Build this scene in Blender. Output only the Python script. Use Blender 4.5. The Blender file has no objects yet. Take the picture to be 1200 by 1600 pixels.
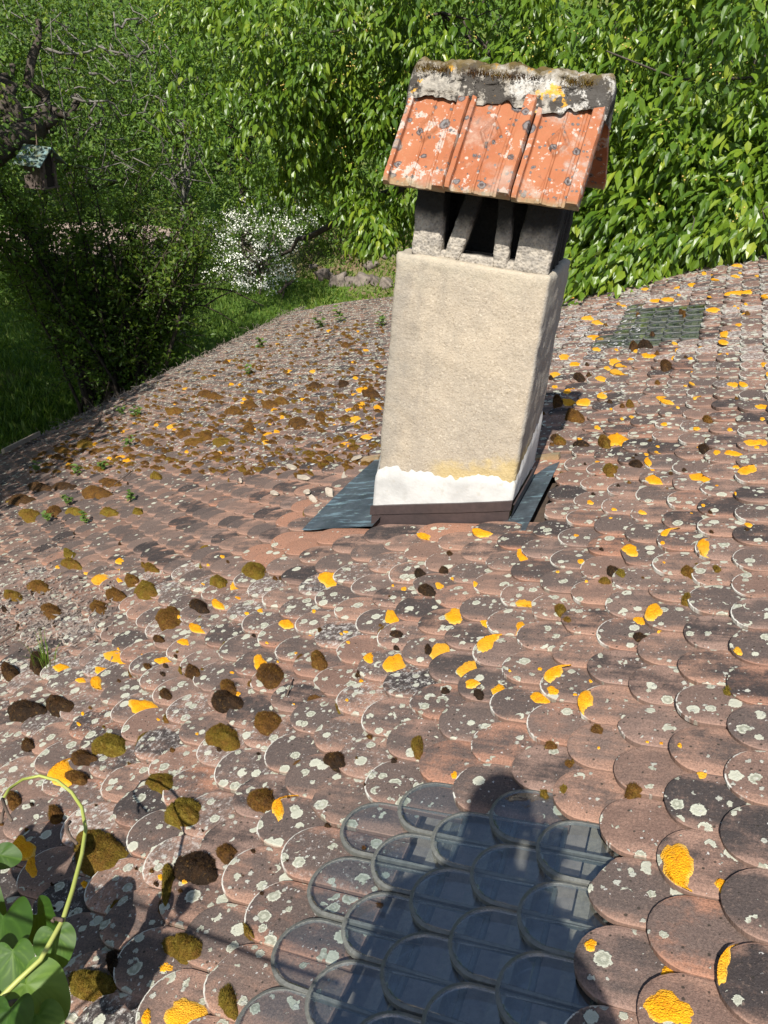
import bpy, bmesh, math, random
import numpy as np
from mathutils import Vector, Matrix, noise

random.seed(7)
rs = np.random.RandomState(11)
S = bpy.context.scene
COL = S.collection

# ------------------------------------------------------------------ camera
F, PIT, ROLL, HD, SL, HN = 1245.486, .520692, .0900460, .3401669, .3936969, 1.220404
fh = np.array([-math.sin(HD), math.cos(HD), 0.]); rh = np.array([math.cos(HD), math.sin(HD), 0.])
FW = fh * math.cos(PIT) + np.array([0, 0, -math.sin(PIT)])
UP = fh * math.sin(PIT) + np.array([0, 0, math.cos(PIT)])
RX = math.cos(ROLL) * rh + math.sin(ROLL) * UP
UY = -math.sin(ROLL) * rh + math.cos(ROLL) * UP
cam = bpy.data.cameras.new('camera')
cam.sensor_fit = 'VERTICAL'; cam.sensor_height = 32.0; cam.lens = 32.0 * F / 1600.0
cam.clip_start = .02; cam.clip_end = 1000
co = bpy.data.objects.new('camera', cam); COL.objects.link(co)
m = Matrix.Identity(4)
for i in range(3):
    m[i][0], m[i][1], m[i][2] = RX[i], UY[i], -FW[i]
co.matrix_world = m
S.camera = co

# ------------------------------------------------------------------ sky and sun
SUN_EL, SUN_AZ = math.radians(46.5), math.radians(-2.0)       # light travels along +Y, a little to +X
SD = np.array([math.sin(SUN_AZ) * math.cos(SUN_EL), math.cos(SUN_AZ) * math.cos(SUN_EL), -math.sin(SUN_EL)])
wd = bpy.data.worlds.new('World'); S.world = wd; wd.use_nodes = True
wn = wd.node_tree; bg = wn.nodes['Background']
sky = wn.nodes.new('ShaderNodeTexSky'); sky.sky_type = 'NISHITA'; sky.sun_disc = False
sky.sun_elevation = SUN_EL; sky.sun_rotation = math.pi + SUN_AZ
wn.links.new(sky.outputs[0], bg.inputs[0]); bg.inputs[1].default_value = .085
sl = bpy.data.lights.new('sun', 'SUN'); sl.energy = 4.6; sl.angle = math.radians(.53); sl.color = (1, .955, .88)
so = bpy.data.objects.new('sun', sl); COL.objects.link(so)
so.rotation_euler = Vector(SD).to_track_quat('-Z', 'Y').to_euler(); so.location = (0, -20, 25)
S.view_settings.view_transform = 'Standard'; S.view_settings.look = 'None'
S.view_settings.exposure = 0.80; S.view_settings.gamma = 1.0
S.cycles.max_bounces = 8; S.cycles.transparent_max_bounces = 16

# ------------------------------------------------------------------ projection helpers
W = .15; G = .74906 * W; U0 = 5.44143 * W; V0 = -6.45393 * W
RU = np.array([math.cos(SL), 0, math.sin(SL)]); RN = np.array([-math.sin(SL), 0, math.cos(SL)]); RC = np.array([0, 1., 0])
def ray(px, py): return FW + (px - 600) / F * RX - (py - 800) / F * UY
def bulge(u, v):
    """the old roof swells a little around the chimney"""
    return .080 * math.exp(-((v + 12.5 * W) / (5.2 * W)) ** 2) * math.exp(-((u - 19 * W) / (9. * W)) ** 2)
def roof_uv(px, py):
    d = ray(px, py); n = 0.
    for _ in range(5):
        P = d * ((n - HN) / (d @ RN)); n = bulge(P @ RC, P @ RU)
    return P @ RC, P @ RU
def rp(u, v, n=0.): return u * RC + v * RU + (n - HN) * RN
def at(px, py, dist):
    d = ray(px, py); return d / np.linalg.norm(d) * dist
def on_z(px, py, z):
    d = ray(px, py); return d * (z / d[2])
def proj(P):
    P = np.asarray(P, float); d = P @ FW
    return 600 + F * (P @ RX) / d, 800 - F * (P @ UY) / d, d
def sstep(a, b, x):
    t = np.clip((np.asarray(x, float) - a) / (b - a), 0, 1); return t * t * (3 - 2 * t)

# ------------------------------------------------------------------ object helpers
def tag(o, label=None, cat=None, group=None, kind=None):
    if label: o['label'] = label
    if cat: o['category'] = cat
    if group: o['group'] = group
    if kind: o['kind'] = kind
    return o
def link(name, me, parent=None):
    o = bpy.data.objects.new(name, me); COL.objects.link(o)
    if parent: o.parent = parent
    return o
def empty(name, loc):
    o = bpy.data.objects.new(name, None); COL.objects.link(o); o.location = loc; o.empty_display_size = .1
    return o
def keep(o, parent):
    """parent without moving: parents are unrotated empties or meshes at the origin"""
    o.parent = parent
    o.matrix_parent_inverse = Matrix.Translation(-Vector(parent.location))
    return o
def mesh_np(name, V, T, mats, mi=None, smooth=False, attrs=None):
    V = np.asarray(V, np.float32).reshape(-1, 3); T = np.asarray(T, np.int32)
    k = T.shape[1]; n = len(T)
    me = bpy.data.meshes.new(name)
    me.vertices.add(len(V)); me.vertices.foreach_set('co', V.ravel())
    me.loops.add(n * k); me.loops.foreach_set('vertex_index', T.ravel())
    me.polygons.add(n); me.polygons.foreach_set('loop_start', np.arange(0, n * k, k, dtype=np.int32))
    if mi is not None: me.polygons.foreach_set('material_index', np.asarray(mi, np.int32))
    me.polygons.foreach_set('use_smooth', np.full(n, bool(smooth)) if np.isscalar(smooth) else np.asarray(smooth, bool))
    me.update(calc_edges=True)
    for nm, (ty, arr) in (attrs or {}).items():
        a = me.attributes.new(nm, ty, 'POINT')
        key = {'FLOAT': 'value', 'FLOAT_VECTOR': 'vector', 'FLOAT_COLOR': 'color'}[ty]
        a.data.foreach_set(key, np.asarray(arr, np.float32).ravel())
    for mt in (mats if isinstance(mats, (list, tuple)) else [mats]): me.materials.append(mt)
    me.validate()
    return me
class MB:
    """collects triangles"""
    def __init__(s): s.v = []; s.t = []; s.m = []; s.n = 0; s.a = []
    def add(s, V, T, mi=0, a=None):
        V = np.asarray(V, float).reshape(-1, 3); T = np.asarray(T, int).reshape(-1, 3)
        s.v.append(V); s.t.append(T + s.n); s.m.append(np.full(len(T), mi)); s.n += len(V)
        s.a.append(np.full(len(V), 0.) if a is None else np.broadcast_to(a, (len(V),)))
    def box(s, lo, hi, mi=0):
        x0, y0, z0 = lo; x1, y1, z1 = hi
        V = [(x0,y0,z0),(x1,y0,z0),(x1,y1,z0),(x0,y1,z0),(x0,y0,z1),(x1,y0,z1),(x1,y1,z1),(x0,y1,z1)]
        Q = [(0,3,2,1),(4,5,6,7),(0,1,5,4),(1,2,6,5),(2,3,7,6),(3,0,4,7)]
        s.add(V, [t for q in Q for t in ((q[0],q[1],q[2]),(q[0],q[2],q[3]))], mi)
    def tube(s, pts, rad, k=6, mi=0, a=None):
        pts = [np.asarray(p, float) for p in pts]; n = len(pts)
        rad = [rad] * n if np.isscalar(rad) else rad
        V = []; T = []
        ref = np.array([.3, .2, .93])
        for i, p in enumerate(pts):
            d = pts[min(i + 1, n - 1)] - pts[max(i - 1, 0)]; d = d / (np.linalg.norm(d) + 1e-9)
            x = np.cross(d, ref); x /= (np.linalg.norm(x) + 1e-9); y = np.cross(d, x)
            for j in range(k):
                an = 2 * math.pi * j / k
                V.append(p + rad[i] * (math.cos(an) * x + math.sin(an) * y))
        for i in range(n - 1):
            for j in range(k):
                a0 = i * k + j; b0 = i * k + (j + 1) % k
                T += [(a0, b0, b0 + k), (a0, b0 + k, a0 + k)]
        c0 = len(V); V.append(pts[0]); V.append(pts[-1])
        for j in range(k):
            T.append((c0, (j + 1) % k, j)); T.append((c0 + 1, (n - 1) * k + j, (n - 1) * k + (j + 1) % k))
        s.add(V, T, mi, a)
    def mesh(s, name, mats, smooth=False, attr=None):
        at_ = {attr: ('FLOAT', np.concatenate(s.a))} if attr else None
        return mesh_np(name, np.concatenate(s.v), np.concatenate(s.t), mats, np.concatenate(s.m), smooth, at_)

# ------------------------------------------------------------------ node helpers
class N:
    def __init__(s, name):
        s.mat = bpy.data.materials.new(name); s.mat.use_nodes = True
        s.t = s.mat.node_tree; s.t.nodes.clear()
        s.out = s.t.nodes.new('ShaderNodeOutputMaterial')
    def put(s, sock, v):
        if hasattr(v, 'is_output') or isinstance(v, bpy.types.NodeSocket): s.t.links.new(v, sock)
        elif v is not None:
            if hasattr(sock.default_value, '__len__') and not hasattr(v, '__len__'): v = [v] * len(sock.default_value)
            if hasattr(v, '__len__') and len(sock.default_value) == 4 and len(v) == 3: v = (*v, 1)
            sock.default_value = v
    def node(s, ty, props=None, **inp):
        n = s.t.nodes.new('ShaderNode' + ty)
        for k, v in (props or {}).items(): setattr(n, k, v)
        for k, v in inp.items():
            k = k.replace('_', ' ')
            s.put(n.inputs[k], v)
        return n
    def math(s, op, a, b=0., c=None, clamp=False):
        n = s.t.nodes.new('ShaderNodeMath'); n.operation = op; n.use_clamp = clamp
        s.put(n.inputs[0], a); s.put(n.inputs[1], b)
        if c is not None: s.put(n.inputs[2], c)
        return n.outputs[0]
    def vmath(s, op, a, b=None, scale=None):
        n = s.t.nodes.new('ShaderNodeVectorMath'); n.operation = op
        s.put(n.inputs[0], a)
        if b is not None: s.put(n.inputs[1], b)
        if scale is not None: s.put(n.inputs['Scale'], scale)
        return n.outputs[0]
    def mix(s, f, a, b, mode='MIX'):
        n = s.t.nodes.new('ShaderNodeMix'); n.data_type = 'RGBA'; n.blend_type = mode; n.clamp_factor = True
        s.put(n.inputs[0], f); s.put(n.inputs[6], a); s.put(n.inputs[7], b)
        return n.outputs[2]
    def noise(s, vec, scale, detail=3., rough=.55, dist=0.):
        n = s.node('TexNoise', None, Scale=scale, Detail=detail, Roughness=rough, Distortion=dist)
        if vec is not None: s.put(n.inputs['Vector'], vec)
        return n.outputs
    def voro(s, vec, scale, feature='F1', dim='2D', rnd=1.):
        n = s.node('TexVoronoi', dict(feature=feature, voronoi_dimensions=dim), Scale=scale, Randomness=rnd)
        s.put(n.inputs['Vector'], vec); return n.outputs
    def rng(s, v, a, b, c=0., d=1., smooth=True):
        n = s.t.nodes.new('ShaderNodeMapRange'); n.interpolation_type = 'SMOOTHSTEP' if smooth else 'LINEAR'
        s.put(n.inputs[0], v); s.put(n.inputs[1], a); s.put(n.inputs[2], b); s.put(n.inputs[3], c); s.put(n.inputs[4], d)
        return n.outputs[0]
    def ramp(s, f, stops):
        n = s.t.nodes.new('ShaderNodeValToRGB'); r = n.color_ramp
        while len(r.elements) < len(stops): r.elements.new(.5)
        for e, (p, c) in zip(r.elements, stops):
            e.position = p; e.color = (*c, 1) if len(c) == 3 else c
        s.put(n.inputs[0], f); return n.outputs[0]
    def attr(s, name): return s.node('Attribute', dict(attribute_name=name)).outputs
    def sep(s, c):
        n = s.t.nodes.new('ShaderNodeSeparateXYZ'); s.put(n.inputs[0], c); return n.outputs
    def pos(s): return s.node('NewGeometry').outputs['Position']
    def bump(s, h, strength=.5, dist=.01):
        return s.node('Bump', None, Height=h, Strength=strength, Distance=dist).outputs[0]
    def bsdf(s, col, rough=.9, normal=None, spec=.3, metal=0., **kw):
        n = s.node('BsdfPrincipled'); s.put(n.inputs['Base Color'], col); s.put(n.inputs['Roughness'], rough)
        s.put(n.inputs['Specular IOR Level'], spec); s.put(n.inputs['Metallic'], metal)
        if normal is not None: s.put(n.inputs['Normal'], normal)
        return n.outputs[0]
    def fin(s, sh): s.t.links.new(sh, s.out.inputs[0]); return s.mat

# ------------------------------------------------------------------ materials
def mat_tile(name, rim=False):
    n = N(name)
    tl = n.attr('tl')['Vector']; ra = n.attr('rn'); rc = n.sep(ra['Color'])
    r1, r2, age, lich = rc[0], rc[1], rc[2], ra['Alpha']
    off = n.node('CombineXYZ', None, X=n.math('MULTIPLY', r1, 37.3), Y=n.math('MULTIPLY', r2, 53.7), Z=0.).outputs[0]
    P = n.vmath('ADD', tl, off)
    xyz = n.sep(tl)
    n1 = n.noise(P, 2.3, 5, .6)[0]
    st = n.noise(n.vmath('MULTIPLY', P, (7., .9, 1.)), 1., 4, .6)[0]
    fine = n.noise(P, 55, 3, .7)[0]
    mid = n.noise(P, 14, 5, .7)[0]
    # bare terracotta towards the joints, patina in the open middle
    ax = n.math('ABSOLUTE', n.math('ADD', xyz[0], n.math('MULTIPLY', n.math('SUBTRACT', n1, .5), .25)))
    edge = n.rng(ax, .22, .50, 0., 1.)
    pm = n.math('ADD', n.math('MULTIPLY', n1, 1.0), n.math('MULTIPLY', st, .75))
    pm = n.math('ADD', pm, n.math('MULTIPLY', mid, .55))
    pm = n.math('ADD', pm, n.math('MULTIPLY', n.math('SUBTRACT', age, .5), .75))
    pm = n.math('SUBTRACT', pm, n.math('MULTIPLY', edge, .42))
    pm = n.rng(pm, .70, 1.26, 0., .97)
    ter = n.ramp(r1, [(0, (.33, .205, .152)), (.4, (.39, .225, .157)), (.75, (.30, .198, .156)), (1, (.41, .205, .130))])
    pat = n.ramp(r2, [(0, (.036, .032, .033)), (.18, (.052, .045, .044)), (.32, (.130, .098, .085)), (.65, (.100, .078, .070)), (.85, (.175, .125, .104)), (1, (.205, .125, .095))])
    col = n.mix(pm, ter, pat)
    fresh = n.rng(age, .25, .05)
    col = n.mix(fresh, col, n.mix(n1, (.42, .20, .12), (.28, .16, .115)))
    gr = n.noise(P, 30, 4, .75)[0]
    col = n.mix(n.rng(gr, .40, .62, .0, .62), col, n.mix(.6, col, (.02, .017, .015)))
    col = n.mix(n.rng(fine, .35, .75, .0, .5), col, n.mix(.5, col, (.02, .017, .015)))
    col = n.mix(n.rng(mid, .54, .74, 0., .40), col, (.38, .26, .195))
    col = n.mix(n.rng(n.noise(P, 42, 3, .7)[0], .62, .74, 0., .4), col, (.36, .29, .235))
    # dark growth spots
    vd = n.voro(P, 8.5); vdc = n.sep(vd['Color'])
    rad = n.math('MULTIPLY', vdc[0], .22)
    dm = n.rng(n.math('ADD', vd['Distance'], n.math('MULTIPLY', n.math('SUBTRACT', mid, .5), .25)), rad, n.math('SUBTRACT', rad, .09))
    dm = n.math('MULTIPLY', dm, n.math('LESS_THAN', vdc[1], .30))
    col = n.mix(n.math('MULTIPLY', dm, .85), col, (.030, .026, .020))
    # pale rosettes
    jit = n.noise(P, 26, 2, .6)['Color']
    Pj = n.vmath('ADD', P, n.vmath('SCALE', n.vmath('SUBTRACT', jit, (.5, .5, .5)), scale=.075))
    hts = None
    clus = n.rng(n.noise(P, 1.7, 3, .6)[0], .36, .62, .15, 1.5)
    lich0 = lich; lich = n.math('MULTIPLY', lich, clus)
    def rosettes(col, scale, rmin, rmax, dens, ca, cb, expo, edgew):
        v = n.voro(Pj, scale); c = n.sep(v['Color'])
        r = n.math('ADD', n.math('MULTIPLY', n.math('POWER', c[0], expo), rmax - rmin), rmin)
        mk = n.rng(v['Distance'], r, n.math('SUBTRACT', r, edgew))
        on = n.math('LESS_THAN', c[1], dens)
        mk = n.math('MULTIPLY', mk, on)
        inn = n.rng(n.math('DIVIDE', v['Distance'], r), .86, .60)
        cc = n.mix(n.math('MULTIPLY', inn, n.rng(c[2], .1, .9, .25, .95)), ca, cb)
        core = n.math('MULTIPLY', n.rng(n.math('DIVIDE', v['Distance'], r), .40, .25), n.math('GREATER_THAN', c[2], .55))
        cc = n.mix(n.math('MULTIPLY', core, .6), cc, ca)
        cc = n.mix(n.rng(fine, .4, .7, 0., .35), cc, n.mix(.5, cc, (.2, .2, .16)))
        return n.mix(n.math('MULTIPLY', mk, .93), col, cc), mk
    col, k1 = rosettes(col, 3.3, .10, .40, n.math('MULTIPLY', lich, .75), (.50, .50, .40), (.26, .265, .20), 1.0, .03)
    col, k2 = rosettes(col, 6.2, .07, .30, n.math('MULTIPLY', lich, .46), (.46, .455, .39), (.29, .29, .24), 2.0, .05)
    col, k3 = rosettes(col, 15., .06, .27, n.math('MULTIPLY', lich, .24), (.52, .50, .46), (.46, .44, .41), 2.4, .08)
    # far, crusted part of the roof: pale film broken by noise
    crust = n.rng(n.math('ADD', n.noise(P, 9, 6, .78)[0], n.math('MULTIPLY', n.math('SUBTRACT', lich0, 1.0), .6)), .50, .68)
    col = n.mix(n.math('MULTIPLY', crust, n.rng(lich0, .72, .98, 0., .75)), col, (.50, .47, .43))
    tipm = n.rng(n.math('ADD', xyz[1], n.math('MULTIPLY', n.math('SUBTRACT', n1, .5), .35)), .30, .10)
    wl = n.rng(n.math('ADD', n.noise(P, 6, 4, .7)[0], n.math('MULTIPLY', n.math('SUBTRACT', lich0, .55), .40)), .47, .53)
    wl = n.math('MULTIPLY', n.math('MULTIPLY', wl, tipm), n.math('GREATER_THAN', r2, .48))
    if rim:
        col = n.mix(.45, n.mix(.6, ter, col), (.05, .035, .03))
        col = n.mix(wl, col, (.54, .52, .46))
    else:
        lp = n.rng(n.math('ADD', n.attr('lip')['Fac'], n.math('MULTIPLY', n.math('SUBTRACT', mid, .5), 1.2)), .35, .7)
        col = n.mix(n.math('MULTIPLY', lp, n.math('SUBTRACT', 1., tipm)), col, n.mix(.5, ter, col))
        col = n.mix(n.math('MULTIPLY', lp, wl), col, (.54, .52, .46))
    h = n.math('ADD', n.math('MULTIPLY', fine, .35), n.math('MULTIPLY', st, .55))
    h = n.math('ADD', h, n.math('MULTIPLY', mid, .5))
    h = n.math('ADD', h, n.math('MULTIPLY', n.math('ADD', k1, k2), .55))
    return n.fin(n.bsdf(col, .92, n.bump(h, .9, .0045), .2))
M = {}
M['tile'] = mat_tile('weathered_terracotta'); M['rim'] = mat_tile('tile_edge', True)

def mat_glass():
    n = N('old_glass'); tl = n.attr('tl')['Vector']; ra = n.attr('rn'); rc = n.sep(ra['Color']); lip = n.attr('lip')['Fac']
    off = n.node('CombineXYZ', None, X=n.math('MULTIPLY', rc[0], 31.), Y=n.math('MULTIPLY', rc[1], 47.), Z=0.).outputs[0]
    P = n.vmath('ADD', tl, off)
    big = n.noise(P, 2.2, 4, .6)[0]; fi = n.noise(P, 22, 5, .7)[0]
    d = n.math('ADD', n.math('MULTIPLY', big, .55), n.math('MULTIPLY', fi, .45))
    film = n.math('MULTIPLY', n.rng(d, .46, .75, .0, .30), n.rng(rc[0], .45, .9, .12, 1.))
    edge = n.rng(n.math('ADD', lip, n.math('MULTIPLY', n.math('SUBTRACT', fi, .5), 1.1)), .50, .95, 0., .85)
    dirt = n.math('MAXIMUM', film, edge, clamp=True)
    dcol = n.mix(n.noise(P, 12, 4, .7)[0], (.040, .042, .040), (.20, .20, .175))
    wavy = n.bump(n.noise(P, 3.2, 2, .5)[0], .05, .01)
    fac = n.node('LayerWeight', None, Blend=.5, Normal=wavy).outputs['Facing']
    fre = n.math('ADD', .11, n.math('MULTIPLY', n.math('POWER', fac, 5.), .88))
    tr = n.node('BsdfTransparent', None, Color=(.85, .90, .915)).outputs[0]
    gl = n.node('BsdfGlossy', None, Color=(1., 1., 1.), Roughness=.03, Normal=wavy).outputs[0]
    g = n.node('MixShader'); n.put(g.inputs[0], n.math('MULTIPLY', fre, .95, clamp=True)); n.put(g.inputs[1], tr); n.put(g.inputs[2], gl)
    df = n.bsdf(dcol, .75, n.bump(fi, .5, .003), .4)
    x = n.node('MixShader'); n.put(x.inputs[0], dirt); n.put(x.inputs[1], g.outputs[0]); n.put(x.inputs[2], df)
    return n.fin(x.outputs[0])
M['glass'] = mat_glass()
def mat_simple(name, ca, cb, scale, rough=.9, bs=.4, bd=.005, detail=5, spec=.25, metal=0.):
    n = N(name); p = n.pos(); f = n.noise(p, scale, detail, .65)[0]; f2 = n.noise(p, scale * 7, 3, .6)[0]
    c = n.mix(n.rng(f, .3, .7), ca, cb); c = n.mix(n.rng(f2, .3, .8, 0., .5), c, n.mix(.6, c, (0.01, .01, .01)))
    return n.fin(n.bsdf(c, rough, n.bump(n.math('ADD', f, n.math('MULTIPLY', f2, .4)), bs, bd), spec, metal))
M['deck'] = mat_simple('roof_boards', (.10, .07, .05), (.06, .045, .035), 6)
M['attic'] = mat_simple('pale_boards', (.44, .34, .28), (.30, .235, .20), 7)
M['batten'] = mat_simple('batten_wood', (.42, .34, .26), (.33, .26, .2), 14)

def mat_stack():
    n = N('roughcast'); p = n.pos()
    big = n.noise(p, 3.2, 4, .6)[0]; grit = n.noise(p, 150, 3, .7)[0]; g2 = n.noise(p, 60, 3, .6)[0]
    c = n.mix(n.rng(big, .3, .7), (.40, .335, .252), (.325, .280, .222))
    v = n.voro(p, 170, dim='3D'); vc = n.sep(v['Color'])
    c = n.mix(n.rng(vc[0], .5, 1., 0., .55), c, n.mix(vc[1], (.26, .21, .145), (.54, .47, .37)))
    c = n.mix(n.rng(grit, .52, .72, 0., .55), c, (.16, .125, .09))
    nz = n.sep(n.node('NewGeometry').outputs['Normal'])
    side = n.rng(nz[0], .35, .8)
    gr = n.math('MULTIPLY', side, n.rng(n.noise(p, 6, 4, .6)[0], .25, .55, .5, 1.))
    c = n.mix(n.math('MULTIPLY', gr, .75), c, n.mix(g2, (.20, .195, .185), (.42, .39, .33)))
    z = n.sep(p)
    stn = n.noise(n.vmath('MULTIPLY', p, (9., 9., 1.6)), 1., 5, .65)[0]
    c = n.mix(n.rng(stn, .50, .72, 0., .45), c, (.19, .17, .145))
    lf = n.rng(n.math('ADD', z[0], n.math('MULTIPLY', n.math('SUBTRACT', n.noise(p, 10, 5, .7)[0], .5), .25)), -.86, -.98)
    c = n.mix(n.math('MULTIPLY', lf, .5), c, (.20, .19, .17))
    # yellow algae near the repaired base
    al = n.math('MULTIPLY', n.rng(n.math('ADD', n.math('SUBTRACT', z[2], n.math('MULTIPLY', z[0], .35)), n.math('MULTIPLY', n.math('SUBTRACT', n.noise(p, 9, 4, .7)[0], .5), .22)), -1.06, -1.125), n.rng(z[0], -.80, -.70))
    c = n.mix(n.math('MULTIPLY', al, .55), c, n.mix(g2, (.40, .27, .06), (.52, .40, .16)))
    # grey weathering near the top
    tp = n.rng(n.math('ADD', z[2], n.math('MULTIPLY', n.math('SUBTRACT', n.noise(p, 12, 4, .7)[0], .5), .35)), -.72, -.56)
    c = n.mix(n.math('MULTIPLY', tp, .55), c, n.mix(n.noise(p, 40, 3, .7)[0], (.20, .19, .165), (.52, .45, .33)))
    h = n.math('ADD', n.math('MULTIPLY', grit, .6), n.math('MULTIPLY', g2, .8))
    return n.fin(n.bsdf(c, .95, n.bump(h, .75, .006), .15))
M['stack'] = mat_stack()
def mat_block():
    n = N('soot_shade_concrete'); p = n.pos(); z = n.sep(p)
    g = n.noise(p, 45, 5, .7)[0]; b = n.noise(p, 9, 4, .65)[0]; v = n.voro(p, 95, dim='3D')['Distance']
    c = n.mix(n.rng(g, .3, .7), (.42, .375, .31), (.22, .20, .175))
    c = n.mix(n.rng(v, .1, .5, .4, 0.), c, (.08, .075, .07))
    soot_shade = n.rng(n.math('ADD', z[2], n.math('MULTIPLY', n.math('SUBTRACT', b, .5), .12)), -.50, -.43)  # soot, with the shade below the cap put into the same colour
    inn = n.math('MULTIPLY', n.rng(z[1], 2.672, 2.70), n.rng(z[2], -.60, -.55, 1., 1.))  # soot and interior dark put into the colour of the inner faces
    soot_shade = n.math('MAXIMUM', n.math('MULTIPLY', soot_shade, .985), n.math('MULTIPLY', inn, .96))
    c = n.mix(soot_shade, c, n.mix(g, (.008, .008, .008), (.030, .029, .028)))
    return n.fin(n.bsdf(c, .95, n.bump(n.math('ADD', g, n.math('MULTIPLY', v, .8)), .8, .006), .15))
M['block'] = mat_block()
def mat_plaster():
    n = N('white_plaster'); p = n.pos()
    b = n.noise(p, 7, 4, .6)[0]; f = n.noise(p, 70, 4, .6)[0]
    c = n.mix(n.rng(b, .35, .7), (.48, .475, .455), (.36, .355, .34))
    c = n.mix(n.rng(n.noise(p, 16, 5, .7)[0], .54, .70, 0., .6), c, (.34, .31, .25))
    return n.fin(n.bsdf(c, .85, n.bump(n.math('ADD', f, n.math('MULTIPLY', b, 2.)), .3, .005), .25))
M['plaster'] = mat_plaster()
M['skirt'] = mat_simple('brown_metal', (.060, .042, .040), (.045, .033, .032), 8, .42, .1, .002, spec=.5)
def mat_zinc():
    n = N('zinc_sheet'); p = n.pos()
    q = n.vmath('MULTIPLY', p, (4., 22., 4.))
    s = n.noise(q, 1.6, 5, .65)[0]; f = n.noise(p, 40, 3, .6)[0]; b = n.noise(p, 5, 4, .6)[0]
    c = n.mix(n.rng(b, .3, .7), (.045, .056, .066), (.095, .115, .13))
    c = n.mix(n.rng(s, .52, .66, 0., .8), c, (.20, .29, .33))
    c = n.mix(n.rng(n.noise(p, 22, 4, .7)[0], .60, .72, 0., .6), c, (.30, .42, .40))
    return n.fin(n.bsdf(c, n.rng(f, .3, .7, .34, .6), n.bump(n.math('ADD', f, b), .12, .003), .5, .35))
M['zinc'] = mat_zinc()
def mat_cap():
    n = N('cap_terracotta'); p = n.pos()
    b = n.noise(p, 6, 4, .6)[0]; f = n.noise(p, 90, 4, .7)[0]; md = n.noise(p, 22, 4, .7)[0]
    c = n.mix(n.rng(b, .3, .7), (.265, .088, .036), (.31, .122, .056))
    c = n.mix(n.rng(f, .45, .75, 0., .4), c, (.36, .11, .055))
    j = n.vmath('ADD', p, n.vmath('SCALE', n.vmath('SUBTRACT', n.noise(p, 60, 2, .6)['Color'], (.5, .5, .5)), scale=.012))
    fld = n.rng(n.noise(p, 8, 3, .6)[0], .42, .62)
    # white crust
    wm = n.rng(n.math('ADD', n.noise(j, 30, 5, .72)[0], n.math('MULTIPLY', fld, .17)), .665, .72)
    c = n.mix(n.math('MULTIPLY', wm, .65), c, n.mix(f, (.34, .31, .27), (.52, .49, .44)))
    v2 = n.voro(j, 75, dim='3D'); c2 = n.sep(v2['Color']); r2 = n.math('MULTIPLY', c2[0], .42)
    c = n.mix(n.math('MULTIPLY', n.rng(v2['Distance'], r2, n.math('SUBTRACT', r2, .1)), n.math('MULTIPLY', n.math('LESS_THAN', c2[1], .30), .7)), c, (.44, .39, .34))
    # black rosettes
    for sc, dn in ((15, .34), (28, .30), (64, .30)):
        v = n.voro(n.vmath('ADD', j, (3.1, 1.7, sc * .1)), sc, dim='3D'); vc = n.sep(v['Color'])
        r = n.math('ADD', n.math('MULTIPLY', vc[0], .36), .10)
        mk = n.math('MULTIPLY', n.rng(v['Distance'], r, n.math('SUBTRACT', r, .09)), n.math('LESS_THAN', vc[1], dn))
        ring = n.rng(n.math('ABSOLUTE', n.math('SUBTRACT', n.math('DIVIDE', v['Distance'], r), .55)), .22, .08)
        c = n.mix(n.math('MULTIPLY', mk, .9), c, n.mix(n.math('MULTIPLY', ring, .55), (.035, .035, .037), (.20, .20, .20)))
    c = n.mix(n.rng(n.noise(p, 14, 5, .7)[0], .56, .70, 0., .5), c, (.40, .26, .17))
    c = n.mix(n.rng(n.noise(n.vmath('ADD', p, (2., 3., 4.)), 35, 4, .7)[0], .60, .70, 0., .6), c, (.12, .06, .04))
    # lower lip algae
    zz = n.sep(p); lp = n.rng(n.math('ADD', zz[2], n.math('MULTIPLY', n.math('SUBTRACT', md, .5), .06)), -.325, -.352)
    c = n.mix(n.math('MULTIPLY', lp, .75), c, n.mix(f, (.14, .11, .06), (.34, .28, .16)))
    gw = n.math('MULTIPLY', n.rng(n.noise(p, 7, 5, .7)[0], .50, .66), n.rng(zz[0], -.70, -.42, .25, .75))
    c = n.mix(gw, c, n.mix(f, (.20, .18, .16), (.38, .35, .31)))
    return n.fin(n.bsdf(c, .82, n.bump(n.math('ADD', f, md), .35, .003), .3))
M['cap'] = mat_cap()
def mat_ridge():
    n = N('lichened_mortar'); p = n.pos()
    g = n.noise(p, 60, 4, .7)[0]; b = n.noise(p, 11, 5, .68)[0]; b2 = n.noise(n.vmath('ADD', p, (5.2, 1.3, 2.2)), 13, 5, .68)[0]
    zx = n.sep(p)
    c = n.mix(n.rng(g, .35, .7), (.34, .31, .26), (.16, .145, .125))
    wt = n.rng(n.math('ADD', b, n.rng(zx[0], -1.0, -.40, -.10, .06)), .53, .60)
    c = n.mix(n.math('MULTIPLY', wt, .85), c, n.mix(g, (.34, .33, .30), (.52, .50, .46)))
    bk = n.rng(b2, .47, .53)
    c = n.mix(n.math('MULTIPLY', bk, .93), c, n.mix(g, (.018, .016, .014), (.06, .052, .045)))
    b3 = n.noise(n.vmath('ADD', p, (9.2, 4.3, 7.2)), 12, 4, .65)[0]
    c = n.mix(n.math('MULTIPLY', n.rng(b3, .60, .65), .9), c, (.58, .30, .03))
    tp = n.rng(n.math('ADD', zx[2], n.math('MULTIPLY', n.math('SUBTRACT', n.noise(p, 18, 4, .7)[0], .5), .12)), -.045, .01)
    c = n.mix(n.math('MULTIPLY', tp, .85), c, n.mix(g, (.05, .035, .015), (.16, .11, .025)))
    return n.fin(n.bsdf(c, .95, n.bump(n.math('ADD', g, n.math('MULTIPLY', b, 1.5)), .8, .008), .15))
M['ridge'] = mat_ridge()
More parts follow.
